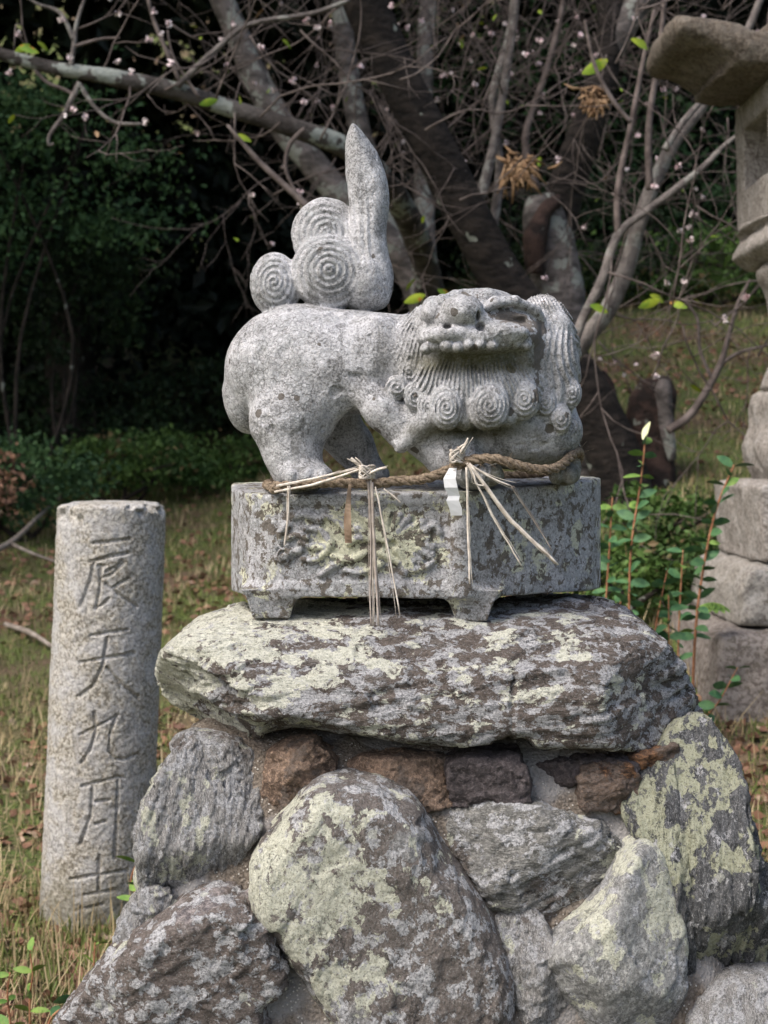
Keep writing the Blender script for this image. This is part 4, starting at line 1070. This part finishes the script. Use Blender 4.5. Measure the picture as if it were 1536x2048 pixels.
def grow(rr, p, d, length, r, depth, out, tips):
    n = max(4, int(length / .07)); path = [p.copy()]
    for i in range(n):
        d = d + rr.normal(0, .16, 3) + np.array([0, 0, .02]); d[1] *= .93; d /= np.linalg.norm(d)
        p = p + d * length / n; path.append(p.copy())
        if depth > 0 and rr.rand() < .42 and i > 0:
            dn = d + rr.normal(0, .75, 3) * np.array([1, .7, 1]); dn /= np.linalg.norm(dn)
            grow(rr, p, dn, length * rr.uniform(.3, .65), r * .62, depth-1, out, tips)
    out.append((np.array(path), np.linspace(r, r*.4, len(path)))); tips.append(path[-1])
    if len(path) > 5: tips.append(path[len(path)//2])
def twig_part(par, seeds, seed, name='twigs'):
    rr = np.random.RandomState(seed); out, tips = [], []
    for p, d, l, r, dep in seeds: grow(rr, np.array(p, float), np.array(d, float)/np.linalg.norm(d), l, r, dep, out, tips)
    V, Q = merge([tube2(a, b_, 4) for a, b_ in out])
    child(name, V, Q, M['twig'], par, kind='stuff')
    return tips
def dress(par, tips, nb, nl, seed, lo=0.02):
    rr = np.random.RandomState(seed); idx = rr.permutation(len(tips))
    for i in idx[:nb]:
        put('blossom', BLM, par, np.array(tips[i]) + rr.normal(0, .006, 3), Euler(rr.uniform(0, 6, 3)), rr.uniform(.65, 1.15))
    for i in idx[nb:nb+nl]:
        put('leaf', LM_yg if rr.rand() < .75 else LM_or, par, tips[i], Euler((rr.uniform(-.6,.6), rr.uniform(-.5,.9), rr.uniform(0,6.28))), rr.uniform(.6, 1.25))

def root_at(X, Y, dist): 
    w = W(X, Y, dist); return (w[0], w[1], float(gz(w[0], w[1])))
rr = np.random.RandomState(40)
# T1: dark leaning cherry
t1 = empty('cherry_tree', root_at(1240, 1000, 7.5), 'dark leaning cherry tree with the thickest trunk, rising behind the lion head', 'tree', 'cherry trees behind the statue')
trunk_part('trunk', [(1262,1120,7.5),(1245,990,7.5),(1195,835,7.5),(1110,700,7.5),(1010,560,7.5),(930,420,7.45),(850,260,7.4),(780,120,7.35),(728,0,7.3),(690,-150,7.2),(640,-420,7.1),(560,-800,7.0)], [70,58,52,50,47,45,44,43,44,40,36,28], 'bark_dark', t1, 30, .10, 1)
# T2: grey tree behind, leaning
t2 = empty('cherry_tree', root_at(880, 900, 9.0), 'grey lichen-patched cherry tree whose long limb reaches left behind the tail', 'tree', 'cherry trees behind the statue')
trunk_part('trunk', [(900,960,9),(880,820,9),(855,680,9),(835,590,9),(795,500,9),(715,425,9),(640,345,9),(565,255,9),(515,165,9),(470,60,9),(425,-60,9),(380,-250,9)], [36,32,29,28,28,28,28,27,27,26,24,18], 'bark_grey', t2, 18, .15, 11)
trunk_part('limb', [(890,720,8.7),(868,610,8.4),(842,510,8.1),(805,420,7.7),(755,350,7.4),(690,298,7.2),(600,262,7.1),(520,236,7.1),(430,208,7.1),(330,178,7.05),(200,150,7.0),(100,134,7.0),(0,108,7.0),(-90,80,7.0),(-200,20,7.0)], [30,30,28,26,24,22,21,19,18,18,16,14,13,12,9], 'bark_limb', t2, 16, .14, 2)
trunk_part('stem', [(830,580,9.1),(775,450,9.3),(735,330,9.4),(708,215,9.4),(690,100,9.4),(678,-50,9.4),(660,-300,9.4)], [24,23,22,21,21,20,15], 'bark_grey', t2, 16, .15, 12)
trunk_part('stem', [(870,700,9.2),(850,500,9.6),(845,300,9.8),(850,100,9.9),(870,-100,10)], [24,22,19,17,14], 'bark_grey', t2, 12, .15, 13)
seeds = []
for i in range(24):
    X = rr.uniform(480, 860); Y = rr.uniform(-20, 430); seeds.append((W(X, Y, rr.uniform(8.2, 9.6)), (rr.normal(.1,.5), rr.normal(0,.3), rr.choice([1,1,.6,-.5])), rr.uniform(.6, 1.4), .005, 3))
tips = twig_part(t2, seeds, 15); dress(t2, tips, 60, 16, 16)

bl = lambda pts, r, par, mat='twig', nm='branch', s=0: trunk_part(nm, pts, r, mat, par, 7, .08, s, sub=5)[1]
dd = 7.0
bl([(140,140,dd),(148,90,dd),(155,40,dd),(180,-30,dd)], [6,5,4,3], t2, 'bark_pale')
bl([(148,80,dd),(120,25,dd),(70,5,dd),(30,-30,dd)], [5,4,3,3], t2, 'bark_pale')
bl([(150,92,dd),(200,78,dd),(240,75,dd)], [4,3,2], t2)
bl([(160,165,dd),(140,205,dd),(125,235,dd),(100,270,dd),(98,290,dd),(108,288,dd)], [7,6,5,4,3,3], t2, 'bark_pale')
bl([(160,170,dd),(190,215,dd),(230,245,dd),(285,248,dd)], [6,4,4,3], t2, 'bark_pale')
bl([(70,140,dd),(95,165,dd),(130,180,dd),(150,192,dd)], [5,4,4,3], t2)
bl([(355,172,dd),(430,100,dd),(500,48,dd),(620,28,dd),(700,0,dd)], [7,6,5,5,4], t2, 'bark_pale')
bl([(362,165,dd),(320,70,dd),(300,15,dd),(290,-60,dd)], [5,5,4,4], t2)
bl([(400,195,dd),(350,120,dd),(335,60,dd)], [4,3,2], t2)
bl([(610,258,6.9),(580,290,6.9),(572,340,6.9),(600,400,6.9)], [5,5,4,3], t2)
bl([(455,250,6.9),(520,325,6.9),(590,390,6.9),(615,415,6.9)], [3,6,7,8], t2)
seeds = []
rr = np.random.RandomState(40)
for X, Y, dx, dz, l in ((60,120,-.3,1,.5),(200,150,.5,.8,.5),(260,165,-.2,-1,.45),(330,180,.6,.6,.7),(430,205,.3,1,.9),(520,235,.7,.7,.9),(560,245,-.5,-.6,.6),(470,225,.2,-1,.5),(640,280,.3,1,.9),(700,-20,-.5,-.9,.8),(850,260,.9,.3,.9),(800,160,1,.6,.8),(920,400,.8,.5,.8),(330,40,.5,-.5,.6),(430,110,-.6,-.6,.5),(150,60,.9,.3,.4),(600,60,.5,-.8,1.0),(500,70,.3,-.9,.9)):
    seeds.append((W(X, Y, 7.0), (dx, rr.normal(0, .3), dz), l*1.1, .0055, 3))
tips = twig_part(t2, seeds, 5); dress(t2, tips, 42, 20, 6)
for X, Y in ((38,68),(122,40),(20,145),(148,218),(289,243),(170,234),(342,126),(307,22),(338,48),(235,123),(140,115),(604,408),(600,383),(635,55),(660,48),(612,40),(585,160),(608,203)):
    put('blossom', BLM, t2, W(X, Y, 6.95), Euler(rs.uniform(0, 6, 3)), 1.05)
for X, Y, r in ((40,95,0),(75,85,1),(470,270,.4),(478,190,1.5),(60,90,2.6),(435,200,3),(565,80,1)):
    put('leaf', LM_yg, t2, W(X, Y, 6.92), Euler((1.2, .2, r)), 1.35)

# T3: right cherry with a broken hollow stub
t3 = empty('cherry_tree', root_at(1135, 900, 7.9), 'broken cherry tree with a torn hollow stub, right of the dark leaning trunk', 'tree', 'cherry trees behind the statue')
trunk_part('trunk', [(1150,1040,7.9),(1135,850,7.9),(1125,700,7.9),(1115,600,7.9),(1105,500,7.9),(1095,430,7.9),(1088,395,7.9)], [62,54,52,52,50,44,30], 'bark_grey', t3, 22, .18, 21)
trunk_part('limb', [(1108,480,7.95),(1128,400,7.9),(1155,325,7.85),(1182,240,7.8),(1205,150,7.8),(1222,60,7.8),(1216,-60,7.8),(1230,-300,7.8)], [40,38,36,34,30,27,24,18], 'bark_dark', t3, 18, .12, 22)
trunk_part('limb', [(1210,130,7.8),(1245,60,7.8),(1290,-10,7.8),(1350,-120,7.8)], [24,27,26,20], 'bark_grey', t3, 14, .12, 23)
trunk_part('torn_wood', [(1070,545,7.78),(1072,480,7.76),(1090,420,7.76),(1120,400,7.8)], [16,22,18,12], 'bark_red', t3, 12, .45, 24)
bl([(960,400,8),(985,300,8),(1012,150,8),(1032,0,8),(1040,-80,8)], [12,10,9,8,7], t3, 'bark_pale')
bl([(985,470,8.1),(1000,330,8.1),(985,200,8.1),(1020,60,8.1),(1030,-40,8.1)], [11,9,8,8,6], t3, 'bark_pale')
bl([(1075,380,8),(1050,280,8),(1090,150,8),(1120,40,8),(1130,-40,8)], [9,8,7,6,5], t3)
seeds = []
for i in range(46):
    X = rr.uniform(860, 1300); Y = rr.uniform(-20, 500); seeds.append((W(X, Y, rr.uniform(7.9, 9.4)), (rr.normal(.1,.6), rr.normal(0,.3), rr.choice([1,1,.7,.2,-.4])), rr.uniform(.5, 1.3), .005, 3))
tips = twig_part(t3, seeds, 25); dress(t3, tips, 95, 34, 26)
def crown(par, cx, cy, cz, rx, ry, rz, n, size, mat, seed, clumps=40, name='crown'):
    r = np.random.RandomState(seed)
    d = r.normal(0, 1, (clumps, 3)); d /= np.linalg.norm(d, axis=1, keepdims=True)
    cc = d * r.uniform(.25, 1, (clumps, 1))**.5 * np.array([rx, ry, rz]) + np.array([cx, cy, cz])
    k = r.randint(clumps, size=n); cs = r.uniform(.16, .34, clumps)
    c = cc[k] + r.normal(0, 1, (n, 3)) * (cs[k][:, None] * np.array([rx, ry, rz*.7]) )*.75
    V, Q = leaf_quads(c, size * r.uniform(.6, 1.3, n), r, .55)
    return child(name, V, Q, M[mat], par, smooth=False)
crown(t1, -2.2, 7.2, 7.9, 2.8, 2.0, 1.1, 4200, .16, 'leaf_forest', 555, 40)  # leafy crown added above the view to shade the slope below
def dryclump(X, Y, dist, w, h_, label, seed):
    r = np.random.RandomState(seed); out = []
    for i in range(90):
        a = np.array([X + r.normal(0, w*.22), Y - h_*.35 + r.normal(0, 9)]); b_ = a + np.array([r.normal(0, w*.30), r.normal(.45, .35)*h_])
        m_ = (a+b_)/2 + r.normal(0, 4, 2)
        out.append(tube2(np.array([W(*a, dist), W(*m_, dist - .02), W(*b_, dist + r.normal(0, .03))]), [.004, .008, .002], 4))
    V, Q = merge(out); o = W(X, Y, dist)
    ob = link('dry_leaf_clump', mesh('dry_leaf_clump', V - np.array(o), Q, M['leaf_orange']), None, None, label, 'dry clump'); ob.location = o
dryclump(1188, 205, 7.0, 50, 32, 'small ragged clump of dry orange leaves caught high on the right limb', 1)
dryclump(1040, 350, 7.1, 62, 58, 'larger orange-brown dry clump hanging beside the broken stub', 2)

# T4: slender pale sapling tree at right
t4 = empty('slender_tree', root_at(1130, 900, 6.6), 'slender pale-barked tree curving up right between the lion head and the lantern', 'tree')
trunk_part('trunk', [(1095,1010,6.6),(1100,850,6.6),(1125,745,6.6),(1170,680,6.6),(1218,618,6.6),(1255,540,6.6),(1280,450,6.6),(1308,370,6.6),(1345,290,6.6),(1395,225,6.6),(1440,160,6.6),(1500,50,6.6),(1540,-60,6.6)], [26,23,20,18,18,17,16,15,13,11,9,8,6], 'bark_pale', t4, 14, .1, 31)
bl([(1130,735,6.5),(1165,640,6.5),(1205,560,6.5),(1237,470,6.5),(1300,418,6.5),(1400,340,6.5),(1450,290,6.5),(1530,230,6.5)], [12,10,10,9,8,7,5,4], t4, 'bark_pale')
bl([(1237,470,6.5),(1236,380,6.5),(1262,250,6.5),(1290,110,6.5),(1310,20,6.5)], [7,7,6,5,4], t4, 'twig')
bl([(1300,380,6.5),(1298,250,6.5),(1318,120,6.5),(1330,0,6.5)], [8,7,6,5], t4, 'twig')
bl([(1330,300,6.5),(1370,240,6.5),(1420,185,6.5)], [8,7,6], t4, 'bark_pale')
bl([(1262,245,6.4),(1225,200,6.4),(1190,130,6.4),(1170,40,6.4)], [4,5,4,3], t4, 'twig')
seeds = []
for i in range(34):
    X = rr.uniform(1180, 1560); Y = rr.uniform(0, 760); seeds.append((W(X, Y, rr.uniform(5.9, 7.2)), (rr.normal(.5,.6), rr.normal(0,.2), rr.choice([1,.5,.5,-.2,-.4])), rr.uniform(.5, 1.2), .0042, 2))
tips = twig_part(t4, seeds, 35); dress(t4, tips, 38, 26, 36)
for X, Y, r, s in ((1215,120,2.4,2.0),(1262,78,.3,1.6),(1180,610,.2,1.4),(1320,600,2.9,1.5),(1300,590,.4,1.3),(1340,605,5.8,1.2),(850,590,2.8,1.5),(875,580,.6,1.4)):
    put('leaf', LM_yg, t4, W(X, Y, 6.4), Euler((1.3, .3, r)), s)

# rotten stump and dead branch
st_ = empty('rotten_stump', root_at(1300, 960, 7.7), 'dark rotten tree stump with torn reddish bark behind the pedestal at right', 'stump')
trunk_part('trunk', [(1295,1060,7.7),(1300,960,7.7),(1305,860,7.7),(1310,790,7.7),(1305,752,7.7)], [62,52,46,48,30], 'bark_red', st_, 26, .5, 51)
trunk_part('splinter', [(1345,920,7.6),(1330,850,7.6),(1325,780,7.6),(1330,760,7.6)], [10,16,16,8], 'bark_grey', st_, 10, .4, 52)
trunk_part('splinter', [(1235,900,7.6),(1225,820,7.6),(1215,770,7.6),(1200,745,7.6)], [22,20,14,8], 'bark_red', st_, 12, .5, 53)
db = empty('dead_branch', W(1335, 860, 7.3), 'bare dead branch slanting up from the rotten stump', 'branch')
w1 = bl([(1335,862,7.3),(1375,835,7.3),(1405,795,7.3),(1440,730,7.3),(1458,670,7.3),(1475,610,7.3),(1500,560,7.3)], [9,9,8,7,5,4,3], db, 'twig')
bl([(1440,730,7.3),(1480,705,7.3),(1536,690,7.3),(1580,670,7.3)], [5,4,3,3], db, 'twig')
bl([(1425,760,7.3),(1400,700,7.3),(1395,640,7.3),(1370,600,7.3)], [4,4,3,2], db, 'twig')
fb = empty('fallen_branch', W(60, 1030, 10.5), 'pale fallen branch lying in the grass behind the pillar', 'branch')
def onG(X, dist, up_=.04): 
    x = (X-768)/F*dist; return (x, dist, float(gz(x, dist)) + up_)
def gpath(pts, r, par, mat, seed=0, name='branch'):
    w = catmull([onG(*p) for p in pts], 6, False); V, Q = tube2(w, lerp_r(r, len(w)), 7, .15, seed); child(name, V, Q, M[mat], par)
gpath([(-60,8.6,.1),(20,9.0,.13),(80,9.6,.2),(130,10.1,.26)], [.022,.018,.014,.008], fb, 'dead')
gpath([(20,9.0,.13),(60,8.9,.10),(120,8.9,.04)], [.012,.010,.006], fb, 'dead', 2)
gpath([(10,7.4,.03),(60,7.2,.05),(110,7.0,.03)], [.012,.014,.008], fb, 'dead', 3)

# ------------------------------------------------------------------ dark forest
FT = [(-7.6,9.8,12,3.4),(-10.2,7.0,12,3.6),(-6.4,12.6,12,3.2),(-7.5,14.5,9,3.4),(-5.2,15.5,9.5,3.4),(-3.0,14.5,9,3.2),(-0.8,15.5,9.5,3.4),(1.6,15.5,9.5,3.4),(4.0,16,10,3.4),(6.8,16,10,3.6),(-9.5,11.5,9,3.6),(-6.2,19,11,3.8),(-2,19.5,11.5,3.8),(2.5,20,12,4),(7,21,12,4),(10.5,18,11,4),(-11,18,11,4),(9.5,12.5,10,3.4),(-13,12,10,3.8)]  # first three are unseen evergreens, added to keep sun off the wood
def where(x): return 'far left' if x < -4 else 'left of centre' if x < -1 else 'behind the lion' if x < 2.5 else 'right of centre' if x < 6 else 'far right'
TLAB = ['tall evergreen left of the lawn, nearest to the pillar', 'leftmost tall evergreen beside the lawn, outside the wood', 'evergreen at the left corner of the wood, in front of the others',
 'dark evergreen behind the tall green shrub at the left', 'dark evergreen right of the one behind the green shrub', 'dark evergreen below the long lichened limb, left of the lion tail', 'dark evergreen directly behind the lion tail', 'dark evergreen behind the dark leaning cherry trunk',
 'dark evergreen behind the broken cherry tree', 'dark evergreen behind the slender pale tree', 'dense evergreen at the far left of the front row', 'dark back-row evergreen seen between the trees at the left', 'dark back-row evergreen behind the lion rump',
 'dark back-row evergreen behind the lion head', 'dark back-row evergreen above the green slope', 'dark back-row evergreen hidden behind the lantern', 'back-row evergreen at the far left edge of the wood', 'evergreen on the slope beyond the lantern roof', 'outermost evergreen left of the whole wood']
TREEKIND = ['straight dark-trunked', 'broad-crowned', 'leaning', 'dense low-branched', 'tall narrow', 'ragged']
for i, (x, y, h_, r) in enumerate(FT):
    z0 = float(gz(x, y))
    t = empty('evergreen_tree', (x, y, z0), TLAB[i], 'tree', 'evergreens in the shaded wood')
    w = catmull([(x, y, z0-.2), (x+rs.normal(0,.1), y, z0+2.5), (x+rs.normal(0,.2), y, z0+5), (x+rs.normal(0,.3), y, z0+h_)], 6, False)
    V, Q = tube2(w, np.linspace(.26, .10, len(w)), 12, .15, i); child('trunk', V, Q, M['forest_trunk'], t)
    crown(t, x, y-(1.6 if 13.5 < y < 16.5 else .2), z0 + h_*.72, r*1.1, r*1.1, h_*.34, 14000, .24, 'leaf_forest_dark', 200+i, 60)  # front-row crowns set further forward to shade the wood
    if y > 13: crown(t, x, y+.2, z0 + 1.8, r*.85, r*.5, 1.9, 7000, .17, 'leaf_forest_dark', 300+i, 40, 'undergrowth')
# shrubs in front of the wood
def shrub(x, y, zc, rx, rz, n, size, mat, label, seed, group='shrubs at the edge of the wood'):
    z0 = float(gz(x, y)); t = empty('shrub', (x, y, z0), label, 'shrub', group)
    for k in range(4):
        w = catmull([(x+rs.normal(0,.08), y, z0-.05), (x+rs.normal(0,.2)*rx, y+rs.normal(0,.1), z0+zc*.5), (x+rs.normal(0,.4)*rx, y+rs.normal(0,.2), z0+zc*1.1)], 5, False)
        V, Q = tube2(w, np.linspace(.02, .008, len(w)), 6); child('stem', V, Q, M['forest_trunk'], t)
    crown(t, x, y, z0+zc, rx, rx*.6, rz, n, size, mat, seed, 30)
def SX(X, d): return (X-768)/F*d
shrub(SX(70,11), 11, 2.5, 1.0, .75, 5200, .055, 'leaf_shrub', 'tall green shrub catching the light at the left edge, above the low bushes', 401)
shrub(SX(130,12.2), 12.2, 1.6, .8, .7, 3500, .06, 'leaf_forest', 'dark shrub below the tall green one at the left', 402)
shrub(SX(30,9.8), 9.8, .42, .55, .35, 2600, .05, 'leaf_shrub', 'low bush with browning leaves at the far left behind the fallen branch', 403)
shrub(SX(240,11.2), 11.2, .28, .8, .25, 3800, .05, 'leaf_cover', 'low leafy green bush beyond the pillar top', 404)
shrub(SX(400,12), 12, .22, .8, .22, 3200, .05, 'leaf_cover', 'low dark green bush behind the rump of the lion', 405)
shrub(SX(150,12.8), 12.8, .5, 1.0, .4, 3400, .06, 'leaf_forest', 'dark mounded bush at the foot of the wood, left', 406)
shrub(SX(560,13.2), 13.2, .5, 1.1, .5, 3600, .07, 'leaf_forest', 'dark mounded bush at the foot of the wood behind the lion back', 407)
shrub(SX(-25,9.4), 9.4, .42, .22, .24, 420, .05, 'leaf_brown', 'small bush of pinkish-brown withered leaves at the left edge', 408)
shrub(SX(1440,12.5), 12.5, .35, 1.3, .35, 5200, .06, 'leaf_cover', 'wide green bush on the slope between the slender tree and the lantern', 409)
shrub(SX(1180,12.5), 12.5, .5, 1.0, .5, 3600, .06, 'leaf_forest', 'dark bush on the slope behind the broken cherry', 410)

for q, (X_, d_, zc_, rx_, lab_) in enumerate([(1330,6.6,.16,.34,'leafy weed clump behind the saplings, nearest the rotten stump'),(1240,6.0,.14,.30,'leafy weed clump just beyond the plinth corner'),(1410,5.9,.14,.26,'leafy weed clump beside the upper lantern blocks')]):
    shrub(SX(X_, d_), d_, zc_, rx_, .16, 1300, .04, 'leaf_cover', lab_, 420+q, 'weed clumps on the bank')
shrub(SX(1330,14.2), 14.2, 1.0, 1.3, .9, 3000, .07, 'leaf_shrub', 'green bush at the top of the slope between the broken cherry and the lantern', 431)
shrub(SX(980,14), 14, 2.6, 1.4, 1.2, 3000, .07, 'leaf_shrub', 'dim green bush showing between the cherry stems', 432)
# ------------------------------------------------------------------ small plants
def sapling(pts, lab, nleaf=12, r=3.0, lm=None, top=None, group='leafy saplings behind the capstone', size=1.0, stem='stem_red', seed=0, name='sapling', cat='sapling', mult=1.5):
    d = pts[0][2]; x0 = SX(pts[0][0], d); base_ = (x0, d, float(gz(x0, d)))
    t = empty(name, base_, lab, cat, group)
    wpts = [base_] + [W(*p) for p in pts if W(*p)[2] > base_[2] + .03]
    w = catmull(wpts, 6, False)
    V, Q = tube2(w, np.linspace(r, r*.5, len(w)) * d / F, 6); child('stem', V, Q, M[stem], t)
    rr2 = np.random.RandomState(seed+900)
    zmax = w[-1][2]; zs = np.linspace(max(base_[2]+.04, zmax-.55), zmax-.005, int(nleaf*mult))
    for i, z in enumerate(zs):
        c = [np.interp(z, w[:,2], w[:,0]), np.interp(z, w[:,2], w[:,1]), z]
        for sgn in (0, 1):
            a = i*1.57 + sgn*math.pi + rr2.normal(0, .35)
            put('leaf', (lm or LM_cam) if rr2.rand() < .8 or i < nleaf-3 else LM_br, t, c, Euler((rr2.choice([-1,1])*rr2.uniform(.3,1.2), -rr2.uniform(-.1,.7), a)), size * 1.2 * rr2.uniform(.75, 1.15))
    if top: put('leaf', top, t, w[-1], Euler((0, -1.4, .5)), 1.3)
sapling([(1196,1400,4.7),(1208,1250,4.7),(1218,1110,4.7),(1225,990,4.7)], 'leafy sapling nearest the plinth, just right of its corner', 12, 3, seed=1)
sapling([(1258,1400,4.6),(1258,1250,4.6),(1262,1100,4.6),(1282,960,4.6),(1290,885,4.6)], 'tall red-stemmed sapling with one cream-coloured leaf at its tip', 12, 3.2, top=LM_cr, seed=2)
sapling([(1385,1400,4.9),(1392,1250,4.9),(1408,1130,4.9),(1432,1020,4.9),(1468,930,4.9)], 'tallest leaning sapling, nearest the stone lantern', 13, 3.6, seed=3)
sapling([(1338,1400,4.8),(1338,1290,4.8),(1337,1190,4.8)], 'short sapling with paired green leaves over the right shoulder of the capstone', 8, 2.6, seed=4)
sapling([(1355,1400,5.0),(1358,1250,5.0),(1366,1100,5.0)], 'straight thin sapling directly left of the tallest leaning one', 9, 2.6, seed=5)
sapling([(1290,1400,4.8),(1312,1250,4.8),(1336,1135,4.8)], 'sapling slanting right with bright young leaves at its tip', 8, 2.4, seed=6)
sapling([(1238,1400,4.8),(1240,1290,4.8),(1241,1200,4.8)], 'lowest sapling peeping over the capstone beside the tall red-stemmed one', 7, 2.2, seed=7)
sapling([(1410,1440,4.8),(1440,1400,4.8),(1475,1335,4.8)], 'small dark-leaved sapling slanting before the lowest lantern block', 6, 2.2, seed=8)
# lower left plants
G2 = 'sprigs in the lower left corner'
sapling([(60,1990,3.45),(65,1950,3.45),(60,1900,3.45)], 'red-stemmed sprig in the corner, left of the other sprigs', 4, 2.6, LM_big, None, G2, .42, seed=11, mult=1.0, name='sprig', cat='plant')
sapling([(178,2010,3.5),(186,1960,3.5),(190,1885,3.5)], 'upright sprig with reddish tip leaves in front of the pillar foot', 4, 3, LM_big, None, G2, .45, seed=12, mult=1.0, name='sprig', cat='plant')
sapling([(100,2040,3.3),(150,2000,3.3),(195,1955,3.3)], 'broad-leaved sprig low in front beside the purple-brown stone', 4, 3, LM_cam, None, G2, .75, seed=13, mult=1.0, name='sprig', cat='plant')
sapling([(20,2040,3.35),(15,1990,3.35),(20,1945,3.35)], 'sprig cut by the left edge of the photo', 3, 2.6, LM_big, None, G2, .42, seed=14, mult=1.0, name='sprig', cat='plant')
sapling([(272,1800,3.9),(262,1760,3.9),(276,1722,3.9)], 'dark green plant between the pillar foot and the striped stone', 5, 3, LM_big, None, None, .6, seed=15, mult=1.0, name='broadleaf_plant', cat='plant')
sapling([(290,1790,3.8),(285,1750,3.8),(300,1705,3.8)], 'glossy leaves leaning out from behind the grey striped stone', 4, 3, LM_cam, None, None, .85, seed=16, mult=1.0, name='broadleaf_plant', cat='plant')
hosta = empty('yellowing_plant', onG(1425, 5.05, 0), 'pale yellowing palmate leaf against the lantern blocks', 'plant')
for k in range(7): put('leaf', LM_br, hosta, W(1425 , 1205, 5.0), Euler((0, .3, -math.pi/2 + (k-3)*.45)), 1.6)

# ------------------------------------------------------------------ grass, straw and fallen leaves
def blades(n, mat, name, label, lmin, lmax, w0, seed, lean=.6, mask=None, near=2.6, far=13):
    r = np.random.RandomState(seed)
    y = near * (far/near) ** (r.rand(n)**.8); x = r.uniform(-1, 1, n) * (y*.34 + .5)
    P_ = np.stack([x, y, 0*x], 1); dens = fbm(P_, .8, 3, seed) * .5 + .5
    keep = r.rand(n) < (dens*1.6 - .15)
    if mask is not None: keep &= mask(x, y)
    keep &= ~((np.abs(x - .08) < .5) & (y > 2.1) & (y < 2.85))
    x, y = x[keep], y[keep]; n = len(x); z = gz(x, y)
    a = r.uniform(0, 6.28, n); l = r.uniform(lmin, lmax, n); ln = np.abs(r.normal(0, lean, n)); w = w0 * (y/4)**.6 * r.uniform(.6, 1.3, n)
    dx, dy = np.cos(a), np.sin(a); px, py = -dy, dx
    V = []
    for t, ww in ((0, 1), (.5, .8), (1, .12)):
        hor_ = np.sin(np.clip(ln, 0, 1.5)) * l * t**1.4; ver = np.cos(np.clip(ln, 0, 1.5)) * l * t + .002
        bx = x + dx*hor_; by = y + dy*hor_; bz = z + ver
        for s in (-1, 1): V.append(np.stack([bx + s*px*w*ww/2, by + s*py*w*ww/2, bz], 1))
    V = np.stack(V, 1).reshape(-1, 3); o = np.arange(n)[:, None] * 6
    Q = np.concatenate([o + np.array([0,1,3,2]), o + np.array([2,3,5,4])])
    link(name, mesh(name, V, Q, M[mat]), None, 'stuff', label, 'grass')
blades(150000, 'grass', 'short_grass', 'short green grass over the slope', .012, .036, .0045, 1)
blades(60000, 'straw', 'dry_grass', 'dry straw-coloured grass scattered over the slope', .02, .09, .0035, 2, 1.4)
blades(6000, 'straw', 'straw_litter', 'long dry stems lying around the pedestal and pillar', .08, .22, .004, 3, 2.2, None, 2.8, 6.5)
blades(12000, 'grass', 'foot_grass', 'short green grass round the pillar foot', .02, .07, .006, 5, .5, lambda x, y: (np.hypot(x + .70, y - 4.0) < .42) & (y < 4.12), 3.4, 4.15)
blades(5000, 'straw', 'pillar_straw', 'dry stems round the pillar foot', .05, .16, .004, 6, .8, lambda x, y: np.hypot(x + .75, y - 4.0) < .5, 3.4, 4.3)
r = np.random.RandomState(77); n = 26000
y = 2.7 * (13/2.7)**r.rand(n); x = r.uniform(-1, 1, n) * (y*.34+.5); dn = fbm(np.stack([x, y, 0*x], 1), 1.0, 3, 31)
k = r.rand(n) < np.clip(.35 + dn*1.1, 0, 1); x, y = x[k], y[k]; c = np.stack([x, y, gz(x, y) + .012], 1)
V, Q = leaf_quads(c, .05, r, .6, .8); link('fallen_leaves', mesh('fallen_leaves', V, Q, M['leaf_brown']), None, 'stuff', 'brown fallen leaves lying in the grass', 'leaves')

def orient_fix():
    # make sure closed stone meshes face outwards
    for o in scene.objects:
        pass
